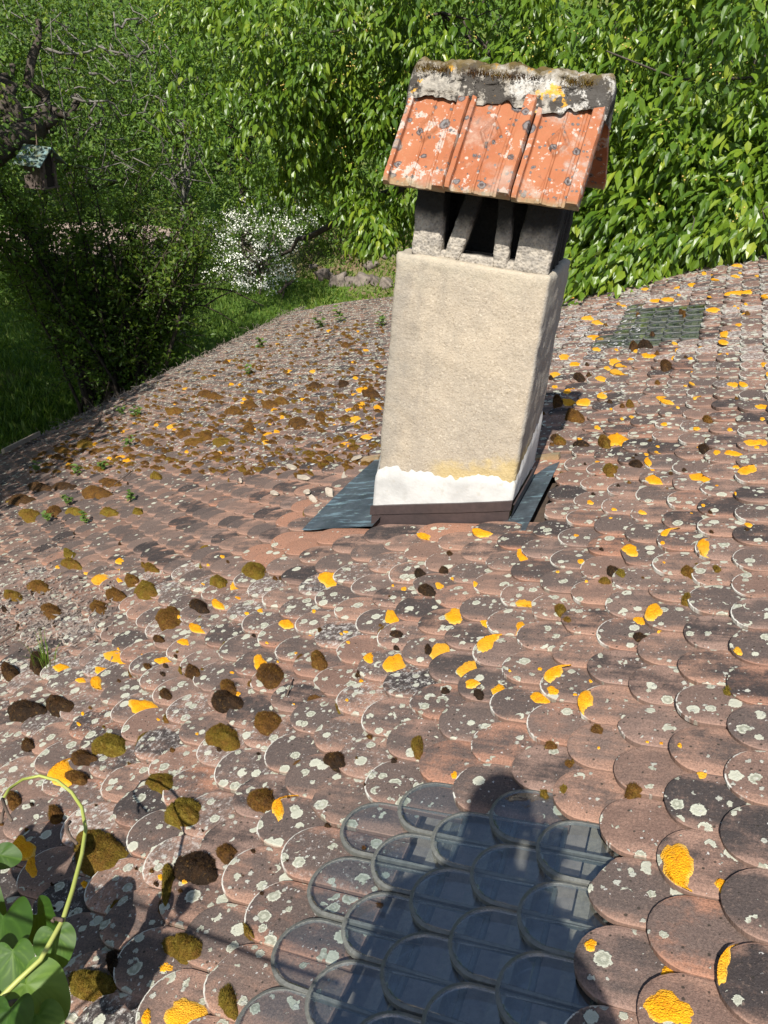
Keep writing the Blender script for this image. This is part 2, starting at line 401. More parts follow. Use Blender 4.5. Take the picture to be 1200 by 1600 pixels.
def mat_lichen():
    n = N('yellow_lichen'); p = n.pos(); f = n.noise(p, 230, 3, .7)[0]; b = n.noise(p, 45, 4, .65)[0]
    v = n.voro(p, 330, dim='3D')['Distance']; r = n.attr('hv')['Fac']
    c = n.mix(n.rng(b, .35, .65), (.70, .31, .006), (.64, .24, .005))
    c = n.mix(n.rng(v, .25, .6, .5, 0.), c, (.78, .42, .02))
    c = n.mix(n.math('MULTIPLY', n.rng(r, .35, .0), n.rng(b, .40, .62, 0., .7)), c, (.66, .24, .01))
    lo = n.noise(p, 4.5, 2, .5)[0]
    c = n.mix(n.rng(lo, .45, .65, 0., .45), c, (.62, .36, .05))
    c = n.mix(n.math('MULTIPLY', n.rng(r, .72, .98), n.rng(b, .38, .6, .15, .7)), c, (.72, .50, .13))
    c = n.mix(n.rng(n.noise(p, 70, 4, .7)[0], .56, .68, 0., .55), c, (.40, .17, .02))
    return n.fin(n.bsdf(c, .9, n.bump(n.math('ADD', f, v), .8, .003), .15))
M['lichen'] = mat_lichen()
def mat_moss():
    n = N('moss'); p = n.pos(); r = n.attr('hv')['Fac']; f = n.noise(p, 260, 4, .75)[0]; b = n.noise(p, 30, 4, .65)[0]; g = n.noise(p, 90, 3, .65)[0]
    x = n.math('ADD', r, n.math('MULTIPLY', n.math('SUBTRACT', b, .5), .85))
    c = n.ramp(x, [(0, (.042, .027, .018)), (.25, (.090, .046, .020)), (.5, (.205, .095, .022)), (.75, (.215, .140, .020)), (1, (.27, .215, .032))])
    c = n.mix(n.rng(f, .38, .60, .6, 0.), c, n.mix(.7, c, (.010, .008, .004)))
    c = n.mix(n.rng(g, .56, .72, 0., .55), c, n.mix(r, (.22, .12, .04), (.44, .33, .08)))
    return n.fin(n.bsdf(c, .95, n.bump(n.math('ADD', f, g), 1., .010), .1))
M['moss'] = mat_moss()
M['mortar'] = mat_simple('broken_mortar', (.46, .40, .32), (.38, .32, .25), 40, .9, .4, .003)
M['litter'] = mat_simple('dead_leaf', (.26, .215, .18), (.13, .10, .085), 30, .85, .3, .003)
M['twig'] = mat_simple('dry_twig', (.14, .10, .075), (.085, .06, .045), 30)
M['bark'] = mat_simple('bark', (.055, .042, .032), (.10, .085, .07), 9, .95, .8, .02)
M['barkpale'] = mat_simple('lichened_bark', (.11, .095, .08), (.24, .23, .20), 11, .95, .7, .02)
M['rock'] = mat_simple('field_stone', (.24, .20, .165), (.11, .09, .08), 4, .95, .6, .03)
M['wall'] = mat_simple('old_render', (.45, .40, .33), (.36, .32, .27), 3)
M['slab'] = mat_simple('terrace_slab', (.34, .32, .29), (.26, .25, .23), 5)
def mat_leaf(name, stops, trans=.35, rough=.42, tcol=(.30, .42, .03), spec=.4):
    n = N(name); v = n.attr('lc')['Fac']; p = n.pos()
    c = n.ramp(v, stops)
    c = n.mix(n.rng(n.noise(p, 18, 2, .5)[0], .3, .7, 0., .25), c, n.mix(.5, c, (.02, .03, .005)))
    d = n.bsdf(c, rough, None, spec)
    t = n.node('BsdfTranslucent'); n.put(t.inputs[0], n.mix(.6, c, tcol))
    x = n.node('MixShader'); x.inputs[0].default_value = trans; n.put(x.inputs[1], d); n.put(x.inputs[2], t.outputs[0])
    return n.fin(x.outputs[0])
M['cherryleaf'] = mat_leaf('cherry_leaf', [(0, (.036, .085, .008)), (.4, (.080, .150, .012)), (.75, (.150, .230, .018)), (1, (.26, .31, .03))], .34, .36)
M['leafA'] = mat_leaf('tree_leaf', [(0, (.020, .045, .007)), (.4, (.055, .11, .013)), (.75, (.10, .175, .018)), (1, (.20, .27, .03))], .38, .5)
M['leafB'] = mat_leaf('young_leaf', [(0, (.06, .13, .015)), (.5, (.10, .19, .02)), (1, (.18, .28, .035))], .38, .5)
M['leafD'] = mat_leaf('shrub_leaf', [(0, (.034, .072, .008)), (.5, (.065, .125, .012)), (1, (.16, .20, .02))], .40, .5)
M['leafF'] = mat_leaf('far_leaf', [(0, (.016, .036, .006)), (.4, (.045, .095, .012)), (.75, (.085, .155, .018)), (1, (.19, .25, .03))], .36, .55)
M['vine'] = mat_leaf('vine_leaf', [(0, (.016, .048, .007)), (.6, (.042, .100, .012)), (1, (.11, .19, .028))], .30, .5, spec=.25)
M['weed'] = mat_leaf('weed_leaf', [(0, (.06, .11, .02)), (1, (.12, .19, .035))], .3, .6)
M['grassblade'] = mat_leaf('grass_blade', [(0, (.06, .12, .012)), (.6, (.12, .21, .02)), (1, (.21, .26, .05))], .35, .6)
M['petal'] = mat_simple('white_petals', (.80, .80, .74), (.72, .72, .62), 20, .8, 0., .001)
M['fruit'] = mat_simple('unripe_cherry', (.36, .36, .06), (.42, .27, .07), 3, .35, 0., .001, spec=.5)
def mat_ground():
    n = N('lawn'); p = n.pos(); b = n.noise(p, .6, 5, .65)[0]; f = n.noise(p, 14, 5, .7)[0]
    c = n.mix(n.rng(f, .3, .7), (.045, .095, .014), (.10, .16, .028))
    c = n.mix(n.rng(b, .52, .70, 0., .55), c, (.17, .14, .06))
    return n.fin(n.bsdf(c, .95, n.bump(f, .8, .05), .1))
M['lawn'] = mat_ground()
def mat_bank():
    n = N('bank_soil'); p = n.pos(); b = n.noise(p, 1.3, 5, .65)[0]; f = n.noise(p, 12, 5, .7)[0]
    c = n.mix(n.rng(b, .4, .6), (.14, .10, .06), (.09, .12, .03)); c = n.mix(n.rng(f, .4, .8, 0., .6), c, (.30, .24, .15))
    return n.fin(n.bsdf(c, .95, n.bump(f, .8, .06), .1))
M['bank'] = mat_bank()
M['gravel'] = mat_simple('pale_gravel', (.38, .29, .24), (.28, .21, .175), 8, .95, .6, .02)
M['birdroof'] = mat_simple('mossy_blue_metal', (.16, .26, .28), (.12, .12, .06), 14, .6, .4, .005)
M['birdwood'] = mat_simple('grey_board', (.15, .115, .10), (.08, .06, .052), 18, .9, .5, .004)
M['birddark'] = mat_simple('dark_board', (.030, .024, .02), (.02, .016, .014), 18)
M['cloth'] = mat_simple('blue_shirt', (.10, .13, .2), (.08, .1, .16), 12)
M['skin'] = mat_simple('skin', (.55, .36, .27), (.5, .32, .24), 6, .6, .1)
M['hair'] = mat_simple('dark_hair', (.04, .03, .02), (.03, .02, .015), 20)
M['trouser'] = mat_simple('grey_trousers', (.08, .08, .09), (.06, .06, .07), 12)
M['shrubtwig'] = mat_simple('shrub_stem', (.030, .022, .016), (.055, .042, .03), 14)

# ================================================================== ROOF
TT, TB, TL = .0130, .134, 1.80 * W      # thickness, tilt of a tile against the roof plane, length
AH, DT, EX = .4925 * W, .50 * W, 2.06
def outline_y(x):
    q = np.clip(np.abs(x) / AH, 0, 1); return DT * (1 - (1 - q ** EX) ** (1 / EX))
def tile_template(nseg, kind='clay', full=True):
    th = np.linspace(0, math.pi, nseg)
    c, s = np.cos(th), np.sin(th)
    x = AH * np.sign(c) * np.abs(c) ** (2 / EX); y = DT * (1 - np.abs(s) ** (2 / EX))
    o = np.stack([np.r_[x, -AH, AH], np.r_[y, TL, TL]], 1)[::-1]        # counter-clockwise
    n = len(o); cen = np.array([0, .42 * TL])
    def inset(d):
        r = o.copy(); v = cen - r; L = np.linalg.norm(v, axis=1, keepdims=True)
        q = r + v / L * d * 1.25; return q
    rings = [(o * [1, 1], -TT), (o, -.0016)]; mi = [1, 0]; lip = [1, 1]
    if kind == 'clay':
        rings.append((inset(.0050), 0.)); lip.append(0)
        if full: rings.append((cen + (o - cen) * .6, .0018)); lip.append(0); mi = mi + [0]
        cz = .0022 if full else 0.
    else:
        rings[1] = (o, .0005); rings += [(inset(.0055), .0030), (inset(.0095), 0.), (cen + (o - cen) * .62, 0.)]
        lip += [.95, .35, 0.]; mi = [0, 0, 0, 0]; cz = 0.
    V = [np.c_[r, np.full(n, z)] for r, z in rings]; T = []; MI = []
    for k in range(len(rings) - 1):
        for i in range(n):
            j = (i + 1) % n; a, b = k * n + i, k * n + j
            T += [(a, b, b + n), (a, b + n, a + n)]; MI += [mi[k]] * 2
    V.append([[*cen, cz]]); ci = len(rings) * n; k = (len(rings) - 1) * n
    T += [(k + i, k + (i + 1) % n, ci) for i in range(n)]; MI += [0] * n
    lp = np.concatenate([np.full(n, l) for l in lip] + [[0.]])
    V = np.concatenate([np.asarray(v, float) for v in V])
    if full and kind == 'clay':
        V = np.concatenate([V, [[*cen, -TT]]]); lp = np.r_[lp, 0]
        T += [((i + 1) % n, i, ci + 1) for i in range(n)]; MI += [1 if kind == 'clay' else 0] * n
    return V, np.array(T), np.array(MI), lp
TPL_NEAR = tile_template(15); TPL_FAR = tile_template(9, full=False); TPL_GLASS = tile_template(17, 'glass')

LOWER_GLASS = {(0, 2), (0, 1), (0, 0), (0, -1), (1, 2), (1, 1), (1, 0), (1, -1), (2, 2), (2, 1), (2, 0), (2, -1),
               (3, 2), (3, 1), (3, 0), (3, -1), (4, 2), (4, 1), (4, 0), (4, -1)}
UQ = [roof_uv(*p) for p in [(930, 537), (985, 478), (1101, 474), (1098, 523), (1018, 537)]]
def in_poly(u, v, Q):
    r = False
    for i in range(len(Q)):
        (a, b), (c, d) = Q[i], Q[i - 1]
        if (b > v) != (d > v) and u < (c - a) * (v - b) / (d - b) + a: r = not r
    return r
# chimney footprint in roof coordinates
CX0, CX1, CY0, CY1 = -.975, -.435, 2.635, 3.0
cs = math.cos(SL)
def v_of_x(x): return (x - HN * math.sin(SL)) / cs          # roof-plane v for a world X at n = 0
CV0, CV1 = v_of_x(CX0), v_of_x(CX1)
ZL = roof_uv(477, 829)[1]; ZU1 = 24.0 * W                    # left zinc sheet: v from ZL to CV0, u from CY0 to ZU1
ZR = CV1 + .085
def hip_u(v): return 48 * W - .663 * v if v < 0 else 48 * W - .75 * v
EAVE = -48.3 * W
UMIN = .16
def blocked(u, v):                                            # u, v of the exposed middle of a tile
    if CY0 - .02 < u < CY1 + .05 and CV0 - .02 < v < CV1 + .02: return True
    if CY0 - .02 < u < ZU1 and ZL < v < CV0 + .03: return True
    if CY0 - .05 < u < CY1 + .28 and CV1 - .02 < v < ZR: return True
    return False
def zone(px, py, u, v):
    """patina age and lichen cover of a tile from its place on the roof"""
    r = random.random
    age = .50 + .24 * (r() - .5) * 2; li = .42
    if px < 640 and py > 880: li = .72 + .36 * r()
    elif px >= 640 and py > 880: li = (.08 + .55 * r() ** 1.6) if py > 1150 else .38 + .40 * r(); age -= .02
    elif px > 840: li = .45 + .45 * r()
    elif px < 600: li = .30 + .2 * r()
    d = math.hypot((px - 440) / 130, (py - 830) / 70)
    if d < 1.3: age -= .18 * (1.3 - d); li *= .35
    far = sstep(700, 580, py - (px - 300) * .10) if px < 620 else 0.
    li = li * (1 - far) + (.80 + .25 * r()) * far; age += .22 * far
    if px > 840: li += .25 * sstep(700, 520, py)
    if 60 < px < 420 and 740 < py < 900: li *= .5; age += .12
    return age, li
FRESH = [roof_uv(*p) for p in [(430, 842), (462, 842), (440, 815), (418, 858), (452, 800), (395, 868), (490, 836), (655, 836), (478, 780)]]

tiles = {}
c_lo = int(math.floor((EAVE - V0) / G)); c_hi = int(math.ceil((2.6 - V0) / G))
for c in range(c_lo, c_hi + 1):
    vt = V0 + c * G
    if vt < EAVE: continue
    k = int((UMIN - U0) / W)
    while True:
        ut = U0 + (k + .5 * (c % 2)) * W
        if ut > hip_u(vt) + .05: break
        um, vm = ut, vt + .3 * W
        P = rp(um, vm); px, py, d = proj(P)
        key = (c, k); k += 1
        if d < .15 or not (-420 < px < 1620 and -200 < py < 2250): continue
        if blocked(um, vm): continue
        rough = .75 + 1.1 * sstep(2.0, 6.0, -vm)
        mtx = Matrix(((0, RU[0], RN[0], 0), (-1, RU[1], RN[1], 0), (0, RU[2], RN[2], 0), (0, 0, 0, 1)))
        sag = bulge(ut, vt) + .012 * noise.noise(Vector((ut * .6, vt * .6, 3.))) + .035 * sstep(3, 7, -vt) * noise.noise(Vector((ut * .45, vt * .45, 9.)))
        loc = rp(ut + random.gauss(0, .0022) * rough, vt + random.gauss(0, .0032) * rough, sag + random.gauss(0, .0009) * rough)
        Mx = Matrix.Translation(loc) @ mtx @ Matrix.Rotation(random.gauss(0, .018) * rough, 4, 'Z') @ Matrix.Rotation(-TB + random.gauss(0, .006) * rough, 4, 'X') @ Matrix.Rotation(random.gauss(0, .010) * rough, 4, 'Y')
        if vt < EAVE + 2.2 * G: Mx = Matrix.Translation(Vector(RU) * random.uniform(-.03, .035) + Vector(RN) * random.uniform(-.008, .016)) @ Mx
        kind = 'clay'
        if key in LOWER_GLASS or in_poly(um, vm, UQ): kind = 'glass'
        age, li = zone(px, py, um, vm)
        for fu, fv in FRESH:
            if abs(fu - um) < W * .55 and abs(fv - vm) < G * .6: age = .05 * random.random()
        g1 = .93 if (kind == 'glass' and key not in LOWER_GLASS) else random.random()
        tiles[key] = dict(M=Mx, u=ut, v=vt, kind=kind, px=px, py=py, d=d, rn=(g1, random.random(), age, li),
                          vis=(-30 < px < 1230 and 380 < py < 1640), low=key in LOWER_GLASS)
def tile_at(u, v):
    c = int(math.floor((v - V0) / G))
    for cc in range(c, c - 4, -1):
        k = round((u - U0) / W - .5 * (cc % 2)); t = tiles.get((cc, k))
        if t is None: continue
        x, y = -(u - t['u']), v - t['v']
        if abs(x) <= AH and y >= outline_y(x): return t, x, y
    return None, 0, 0
def surf(u, v, dz=0.):
    t, x, y = tile_at(u, v)
    if t is None: return Vector(rp(u, v, bulge(u, v) - .012 + dz))
    return t['M'] @ Vector((x, y, dz))

mb = MB()
# deck with open bays below the two glass fields, as strips along the slope
def strip(u0, u1, v0, v1, n0, n1):
    q = [rp(u, v, n) for n in (n0, n1) for u, v in ((u0, v0), (u1, v0), (u1, v1), (u0, v1))]
    Q = [(0,1,2,3),(7,6,5,4),(0,4,5,1),(1,5,6,2),(2,6,7,3),(3,7,4,0)]
    mb.add(q, [t for f in Q for t in ((f[0],f[1],f[2]),(f[0],f[2],f[3]))])
def bay(keys):
    us = [tiles[k]['u'] for k in keys if k in tiles]; vs = [tiles[k]['v'] for k in keys if k in tiles]
    return min(us) - W * .6, max(us) + W * .6, min(vs) - .05, max(vs) + W * 1.1
b1 = bay(LOWER_GLASS); upk = [k for k, t in tiles.items() if t['kind'] == 'glass' and not t['low']]; b2 = bay(upk)
D0, D1 = -.10, -.062
lo_v, hi_v = EAVE - .03, 2.6
def deck_band(v0, v1, holes):
    hs = sorted(holes); u = UMIN - .05
    for a, b in hs: strip(u, a, v0, v1, D0, D1); u = b
    # the far end follows the hip
    n = max(1, int((v1 - v0) / .4))
    for i in range(n):
        a, b = v0 + (v1 - v0) * i / n, v0 + (v1 - v0) * (i + 1) / n
        strip(u, hip_u((a + b) / 2) + .02, a, b, D0, D1)
cuts = sorted({lo_v, b1[2], b1[3], b2[2], b2[3], hi_v})
for a, b in zip(cuts[:-1], cuts[1:]):
    mid = (a + b) / 2
    deck_band(a, b, [(q[0], q[1]) for q in (b1, b2) if q[2] < mid < q[3]])
roof = tag(link('roof', mb.mesh('roof', M['deck'])), kind='structure', label='old roof of scalloped terracotta tiles sloping down to the garden')
# boards and battens seen through the glass
for q in (b1, b2):
    mb = MB(); strip(q[0] - .05, q[1] + .05, q[2] - .05, q[3] + .05, -.125, -.112)
    link('attic_board', mb.mesh('attic_board', M['attic']), roof)
    n = int((q[3] - q[2]) / G)
    for i in range(n + 1):
        mb = MB(); v = q[2] + .01 + i * G; strip(q[0], q[1], v, v + .028, -.105, -.072)
        link('batten', mb.mesh('batten', M['batten']), roof)
clay = [k for k, t in tiles.items() if t['kind'] == 'clay']
clay.sort(key=lambda k: (not tiles[k]['vis'], tiles[k]['d']))
near = set(clay[:300])
def tile_attrs(tpl, rn):
    V = tpl[0]; n = len(V)
    return dict(tl=('FLOAT_VECTOR', np.c_[V[:, 0] / W, V[:, 1] / W, V[:, 2]]), rn=('FLOAT_COLOR', np.tile(rn, (n, 1))), lip=('FLOAT', tpl[3]))
FV, FT, FM, FA, FR, FLp = [], [], [], [], [], []; off = 0
def chip(V, seed):
    """uneven hand-made outline"""
    r = np.random.RandomState(seed); V = V.copy()
    ph = r.rand(3) * 6.28; an = np.arctan2(V[:, 1] - .42 * TL, V[:, 0])
    k = 1 + .010 * np.sin(3 * an + ph[0]) + .007 * np.sin(7 * an + ph[1])
    V[:, 0] *= k; V[:, 1] = .42 * TL + (V[:, 1] - .42 * TL) * (1 + .006 * np.sin(5 * an + ph[2]))
    if r.rand() < .16:                                            # a broken edge
        al = math.radians(r.uniform(205, 335)); nn = np.array([math.cos(al), math.sin(al)]); c0 = np.array([0, .5 * W]); dd = r.uniform(.40, .465) * W
        s_ = (V[:, :2] - c0) @ nn - dd; hit = (s_ > 0) & (V[:, 1] < .55 * W); V[hit, :2] -= nn * (s_[hit] * r.uniform(.75, 1.05, hit.sum()))[:, None]
    V[:, 2] += .0022 * np.sin(V[:, 0] / W * 3.1 + ph[1]) - .10 * r.rand() * (V[:, 0] ** 2)
    return V
for i, (key, t) in enumerate(tiles.items()):
    if t['kind'] == 'glass':
        V, T, MI, lp = TPL_GLASS
        me = mesh_np('glass_tile', V, T, [M['glass']], None, False, tile_attrs(TPL_GLASS, t['rn']))
        o = link('glass_tile', me, roof); o.matrix_world = t['M']
    elif key in near:
        V, T, MI, lp = TPL_NEAR
        me = mesh_np('roof_tile', chip(V, i), T, [M['tile'], M['rim']], MI, False, tile_attrs(TPL_NEAR, t['rn']))
        o = link('roof_tile', me, roof); o.matrix_world = t['M']
    else:
        V, T, MI, lp = TPL_FAR
        Mx = np.array(t['M']); Vc = chip(V, i)
        FV.append(Vc @ Mx[:3, :3].T + Mx[:3, 3]); FT.append(T + off); FM.append(MI); off += len(V)
        FA.append(np.c_[V[:, 0] / W, V[:, 1] / W, V[:, 2]]); FR.append(np.tile(t['rn'], (len(V), 1))); FLp.append(lp)
me = mesh_np('roof_tiles_beyond', np.concatenate(FV), np.concatenate(FT), [M['tile'], M['rim']], np.concatenate(FM), False,
             dict(tl=('FLOAT_VECTOR', np.concatenate(FA)), rn=('FLOAT_COLOR', np.concatenate(FR)), lip=('FLOAT', np.concatenate(FLp))))
tag(link('roof_tiles_beyond', me, roof), kind='stuff')

# ================================================================== CHIMNEY
chim = tag(empty('chimney', (-.705, 2.82, -1.6)), 'rendered chimney stack with white base band and small terracotta tiled cap', 'chimney')
def nz(p, s, seed=0.): return noise.noise(Vector((p[0] * s + seed, p[1] * s + seed * 1.7, p[2] * s - seed)))
def rough_box(name, x0, x1, y0, y1, z0, z1, r, amp, mat, res=.02, warp=None, parent=chim, seed=1., part=True):
    bm = bmesh.new(); bmesh.ops.create_cube(bm, size=1.)
    dims = (x1 - x0, y1 - y0, z1 - z0)
    for ax in range(3):
        n = max(2, int(dims[ax] / res))
        es = [e for e in bm.edges if abs((e.verts[0].co - e.verts[1].co)[ax]) > 1e-6 and abs((e.verts[0].co - e.verts[1].co).length - abs((e.verts[0].co - e.verts[1].co)[ax])) < 1e-6]
        bmesh.ops.subdivide_edges(bm, edges=es, cuts=n, use_grid_fill=True)
    cen = Vector(((x0 + x1) / 2, (y0 + y1) / 2, (z0 + z1) / 2)); hd = Vector(dims) / 2
    for v in bm.verts:
        p = Vector((v.co.x * dims[0], v.co.y * dims[1], v.co.z * dims[2]))
        q = Vector([max(-h + r, min(h - r, a)) for a, h in zip(p, hd)])
        d = p - q
        nn = d.normalized() if d.length > 1e-9 else Vector((0, 0, 0))
        p = q + nn * r
        w = p + cen
        p = w + nn * (amp * (nz(w, 22, seed) + .6 * nz(w, 55, seed + 3)) + amp * 1.2 * nz(w, 6, seed + 5))
        if warp: p = warp(p)
        v.co = p
    for f in bm.faces: f.smooth = True
    me = bpy.data.meshes.new(name); bm.to_mesh(me); bm.free(); me.materials.append(mat)
    o = link(name, me)
    return keep(o, parent) if parent else o
def roof_z(x, n=0.): return math.tan(SL) * x - (HN - n) / math.cos(SL) + bulge(CY0, v_of_x(x)) / cs
def wst(p):
    # chipped shoulder at the top, slightly proud to the right rear
    if p.z > -.66:
        k = (p.z + .66) / .075
        p.x += .004 * k * nz(p, 30, 4.); p.y += .004 * k * nz(p, 30, 6.)
        p.z += .006 * nz(p, 14, 8.) + .008 * k * nz((p.x, p.y, 0), 8, 2.)
    return p
rough_box('stack', CX0, CX1, CY0, CY1, -1.95, -.585, .014, .0036, M['stack'], .014, wst)
# plaster band: a skin a few mm proud of the stack with a ragged upper edge
mb = MB()
def band(path, ztop, zbot, out):
    pts = []
    for (x, y, nx, ny) in path:
        zt, zb = ztop(x, y), zbot(x, y)
        for k in range(7):
            f = k / 6.; z = zb + (zt - zb) * f
            o_ = out * (1. if k < 5 else (.75 if k == 5 else -.6)) + .0012 * nz((x, y, z), 25, 2.) + .002 * nz((x, y, z), 9, 7.)
            pts.append((x + nx * o_, y + ny * o_, z))
    n = len(path); T = []
    for i in range(n - 1):
        for k in range(6):
            a = i * 7 + k; b = a + 7
            T += [(a, b, b + 1), (a, b + 1, a + 1)]
    mb.add(pts, T)
def zt(x, y):
    f = (x - CX0) / (CX1 - CX0)
    base = -1.415 + .085 * f + .02 * math.sin(f * 3.1)
    if y > CY0 + .02: base = -1.33 + .155 * (y - CY0) / (CY1 - CY0)
    return base + .022 * nz((x, y, 0), 16, 1.) + .014 * nz((x, y, 0), 45, 5.) + .036 * nz((x, y, 1), 5, 3.)
def zb(x, y): return roof_z(x) + .070
path = [(CX0, CY1 - .36 * i / 12, -1, 0) for i in range(13)]
path += [(CX0 - .001, CY0, -.7, -.7)] + [(CX0 + (CX1 - CX0) * i / 70, CY0, 0, -1) for i in range(1, 70)] + [(CX1 + .001, CY0, .7, -.7)]
path += [(CX1, CY0 + .36 * i / 40, 1, 0) for i in range(1, 41)]
band(path, zt, zb, .007)
keep(link('plaster_band', mb.mesh('plaster_band', M['plaster'], True)), chim)
# brown metal skirt: hem over apron
def slopebox(name, x0, x1, y0, y1, h0, h1, mat, hx=0.):
    mb = MB(); n = 12; V = []
    for i in range(n + 1):
        x = x0 + (x1 - x0) * i / n
        b = roof_z(x)
        w_ = .0012 * math.sin(i * 2.3) + .001 * nz((x, 0, 0), 20)
        for y, h in ((y0 + w_, h0), (y1, h0), (y1, h1), (y0 + w_, h1)): V.append((x, y, b + h))
    T = []
    for i in range(n):
        for k in range(4):
            a, b = i * 4 + k, i * 4 + (k + 1) % 4
            T += [(a, a + 4, b + 4), (a, b + 4, b)]
    T += [(0, 1, 2), (0, 2, 3), (n * 4, n * 4 + 2, n * 4 + 1), (n * 4, n * 4 + 3, n * 4 + 2)]
    mb.add(V, T); return keep(link(name, mb.mesh(name, mat)), chim)
slopebox('metal_hem', CX0 - .012, CX1 + .008, CY0 - .016, CY0 - .003, .034, .074, M['skirt'])
slopebox('metal_apron', CX0 - .006, CX1 + .004, CY0 - .010, CY0 - .002, -.03, .035, M['skirt'])
mb = MB(); q = []
for i in range(14):
    y = CY0 + .37 * i / 13
    for x, h in ((CX1 + .009, -.02), (CX1 + .016, .055), (CX1 + .010, .055)): q.append((x, y, roof_z(CX1) + h))
mb.add(q, [t for i in range(13) for k in range(2) for t in ((i*3+k, i*3+k+3, i*3+k+4), (i*3+k, i*3+k+4, i*3+k+1))])
keep(link('metal_side_hem', mb.mesh('metal_side_hem', M['skirt'])), chim)
# zinc sheets either side
def sheet(name, u0, u1, v0, v1, n0, fold=0., nu=14, nv=10):
    V = []; T = []
    for i in range(nu + 1):
        for j in range(nv + 1):
            u = u0 + (u1 - u0) * i / nu; v = v0 + (v1 - v0) * j / nv
            n = n0 + bulge(u, v) + .002 * noise.noise(Vector((u * 7, v * 7, 0))) + (fold if j in (0, ) else 0) + (.03 if j == nv and fold > 0 else 0)
            V.append(rp(u, v, n))
    for i in range(nu):
        for j in range(nv):
            a = i * (nv + 1) + j; T += [(a, a + 1, a + nv + 2), (a, a + nv + 2, a + nv + 1)]
    mb = MB(); mb.add(V, [t[::-1] for t in T]); 
    return keep(link(name, mb.mesh(name, M['zinc'], True)), chim)
sheet('zinc_sheet', CY0 - .035, ZU1 + .02, ZL - .03, CV0 + .07, -.008, .004)
sheet('zinc_sheet', CY0 - .13, CY1 + .20, CV1 - .01, ZR + .01, -.012, 0.)

# the slotted block below the cap
def prism(name, bot, top, y0, y1, z0, z1, mat=None, seed=0., parent=chim):
    """four-sided post between z0 and z1: bot, top = (x0, x1)"""
    def wp(p):
        f = (p.z - z0) / (z1 - z0)
        a = bot[0] + (top[0] - bot[0]) * f; b = bot[1] + (top[1] - bot[1]) * f
        p.x = a + (b - a) * (p.x - bot[0]) / (bot[1] - bot[0]); return p
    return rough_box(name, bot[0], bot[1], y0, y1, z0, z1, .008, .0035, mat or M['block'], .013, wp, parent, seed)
BZ0, BZ1 = -.592, -.335
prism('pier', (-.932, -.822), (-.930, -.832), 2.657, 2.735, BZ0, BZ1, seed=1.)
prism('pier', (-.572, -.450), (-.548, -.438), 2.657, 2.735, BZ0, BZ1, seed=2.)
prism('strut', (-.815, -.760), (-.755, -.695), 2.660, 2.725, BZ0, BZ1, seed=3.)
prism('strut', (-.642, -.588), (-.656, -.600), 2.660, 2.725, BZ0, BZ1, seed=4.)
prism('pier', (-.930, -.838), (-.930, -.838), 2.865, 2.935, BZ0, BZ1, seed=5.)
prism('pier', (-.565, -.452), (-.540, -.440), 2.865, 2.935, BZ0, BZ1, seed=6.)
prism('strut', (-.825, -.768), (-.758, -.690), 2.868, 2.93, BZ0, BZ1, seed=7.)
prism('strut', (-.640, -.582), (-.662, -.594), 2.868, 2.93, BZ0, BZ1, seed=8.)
for xa, xb in ((-.930, -.885), (-.500, -.452)):
    for ya, yb in ((2.755, 2.785), (2.81, 2.842)):
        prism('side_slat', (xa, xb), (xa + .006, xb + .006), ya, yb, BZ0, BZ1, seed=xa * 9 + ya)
rough_box('added_dark_back', -.84, -.55, 2.845, 2.862, -.60, -.40, .004, .002, M['block'], .03, seed=13.)  # black panel added so the openings look dark inside
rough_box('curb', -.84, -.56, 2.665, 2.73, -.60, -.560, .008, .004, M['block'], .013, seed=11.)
rough_box('lintel', -.925, -.445, 2.668, 2.925, -.345, -.31, .008, .003, M['block'], .02, seed=12.)
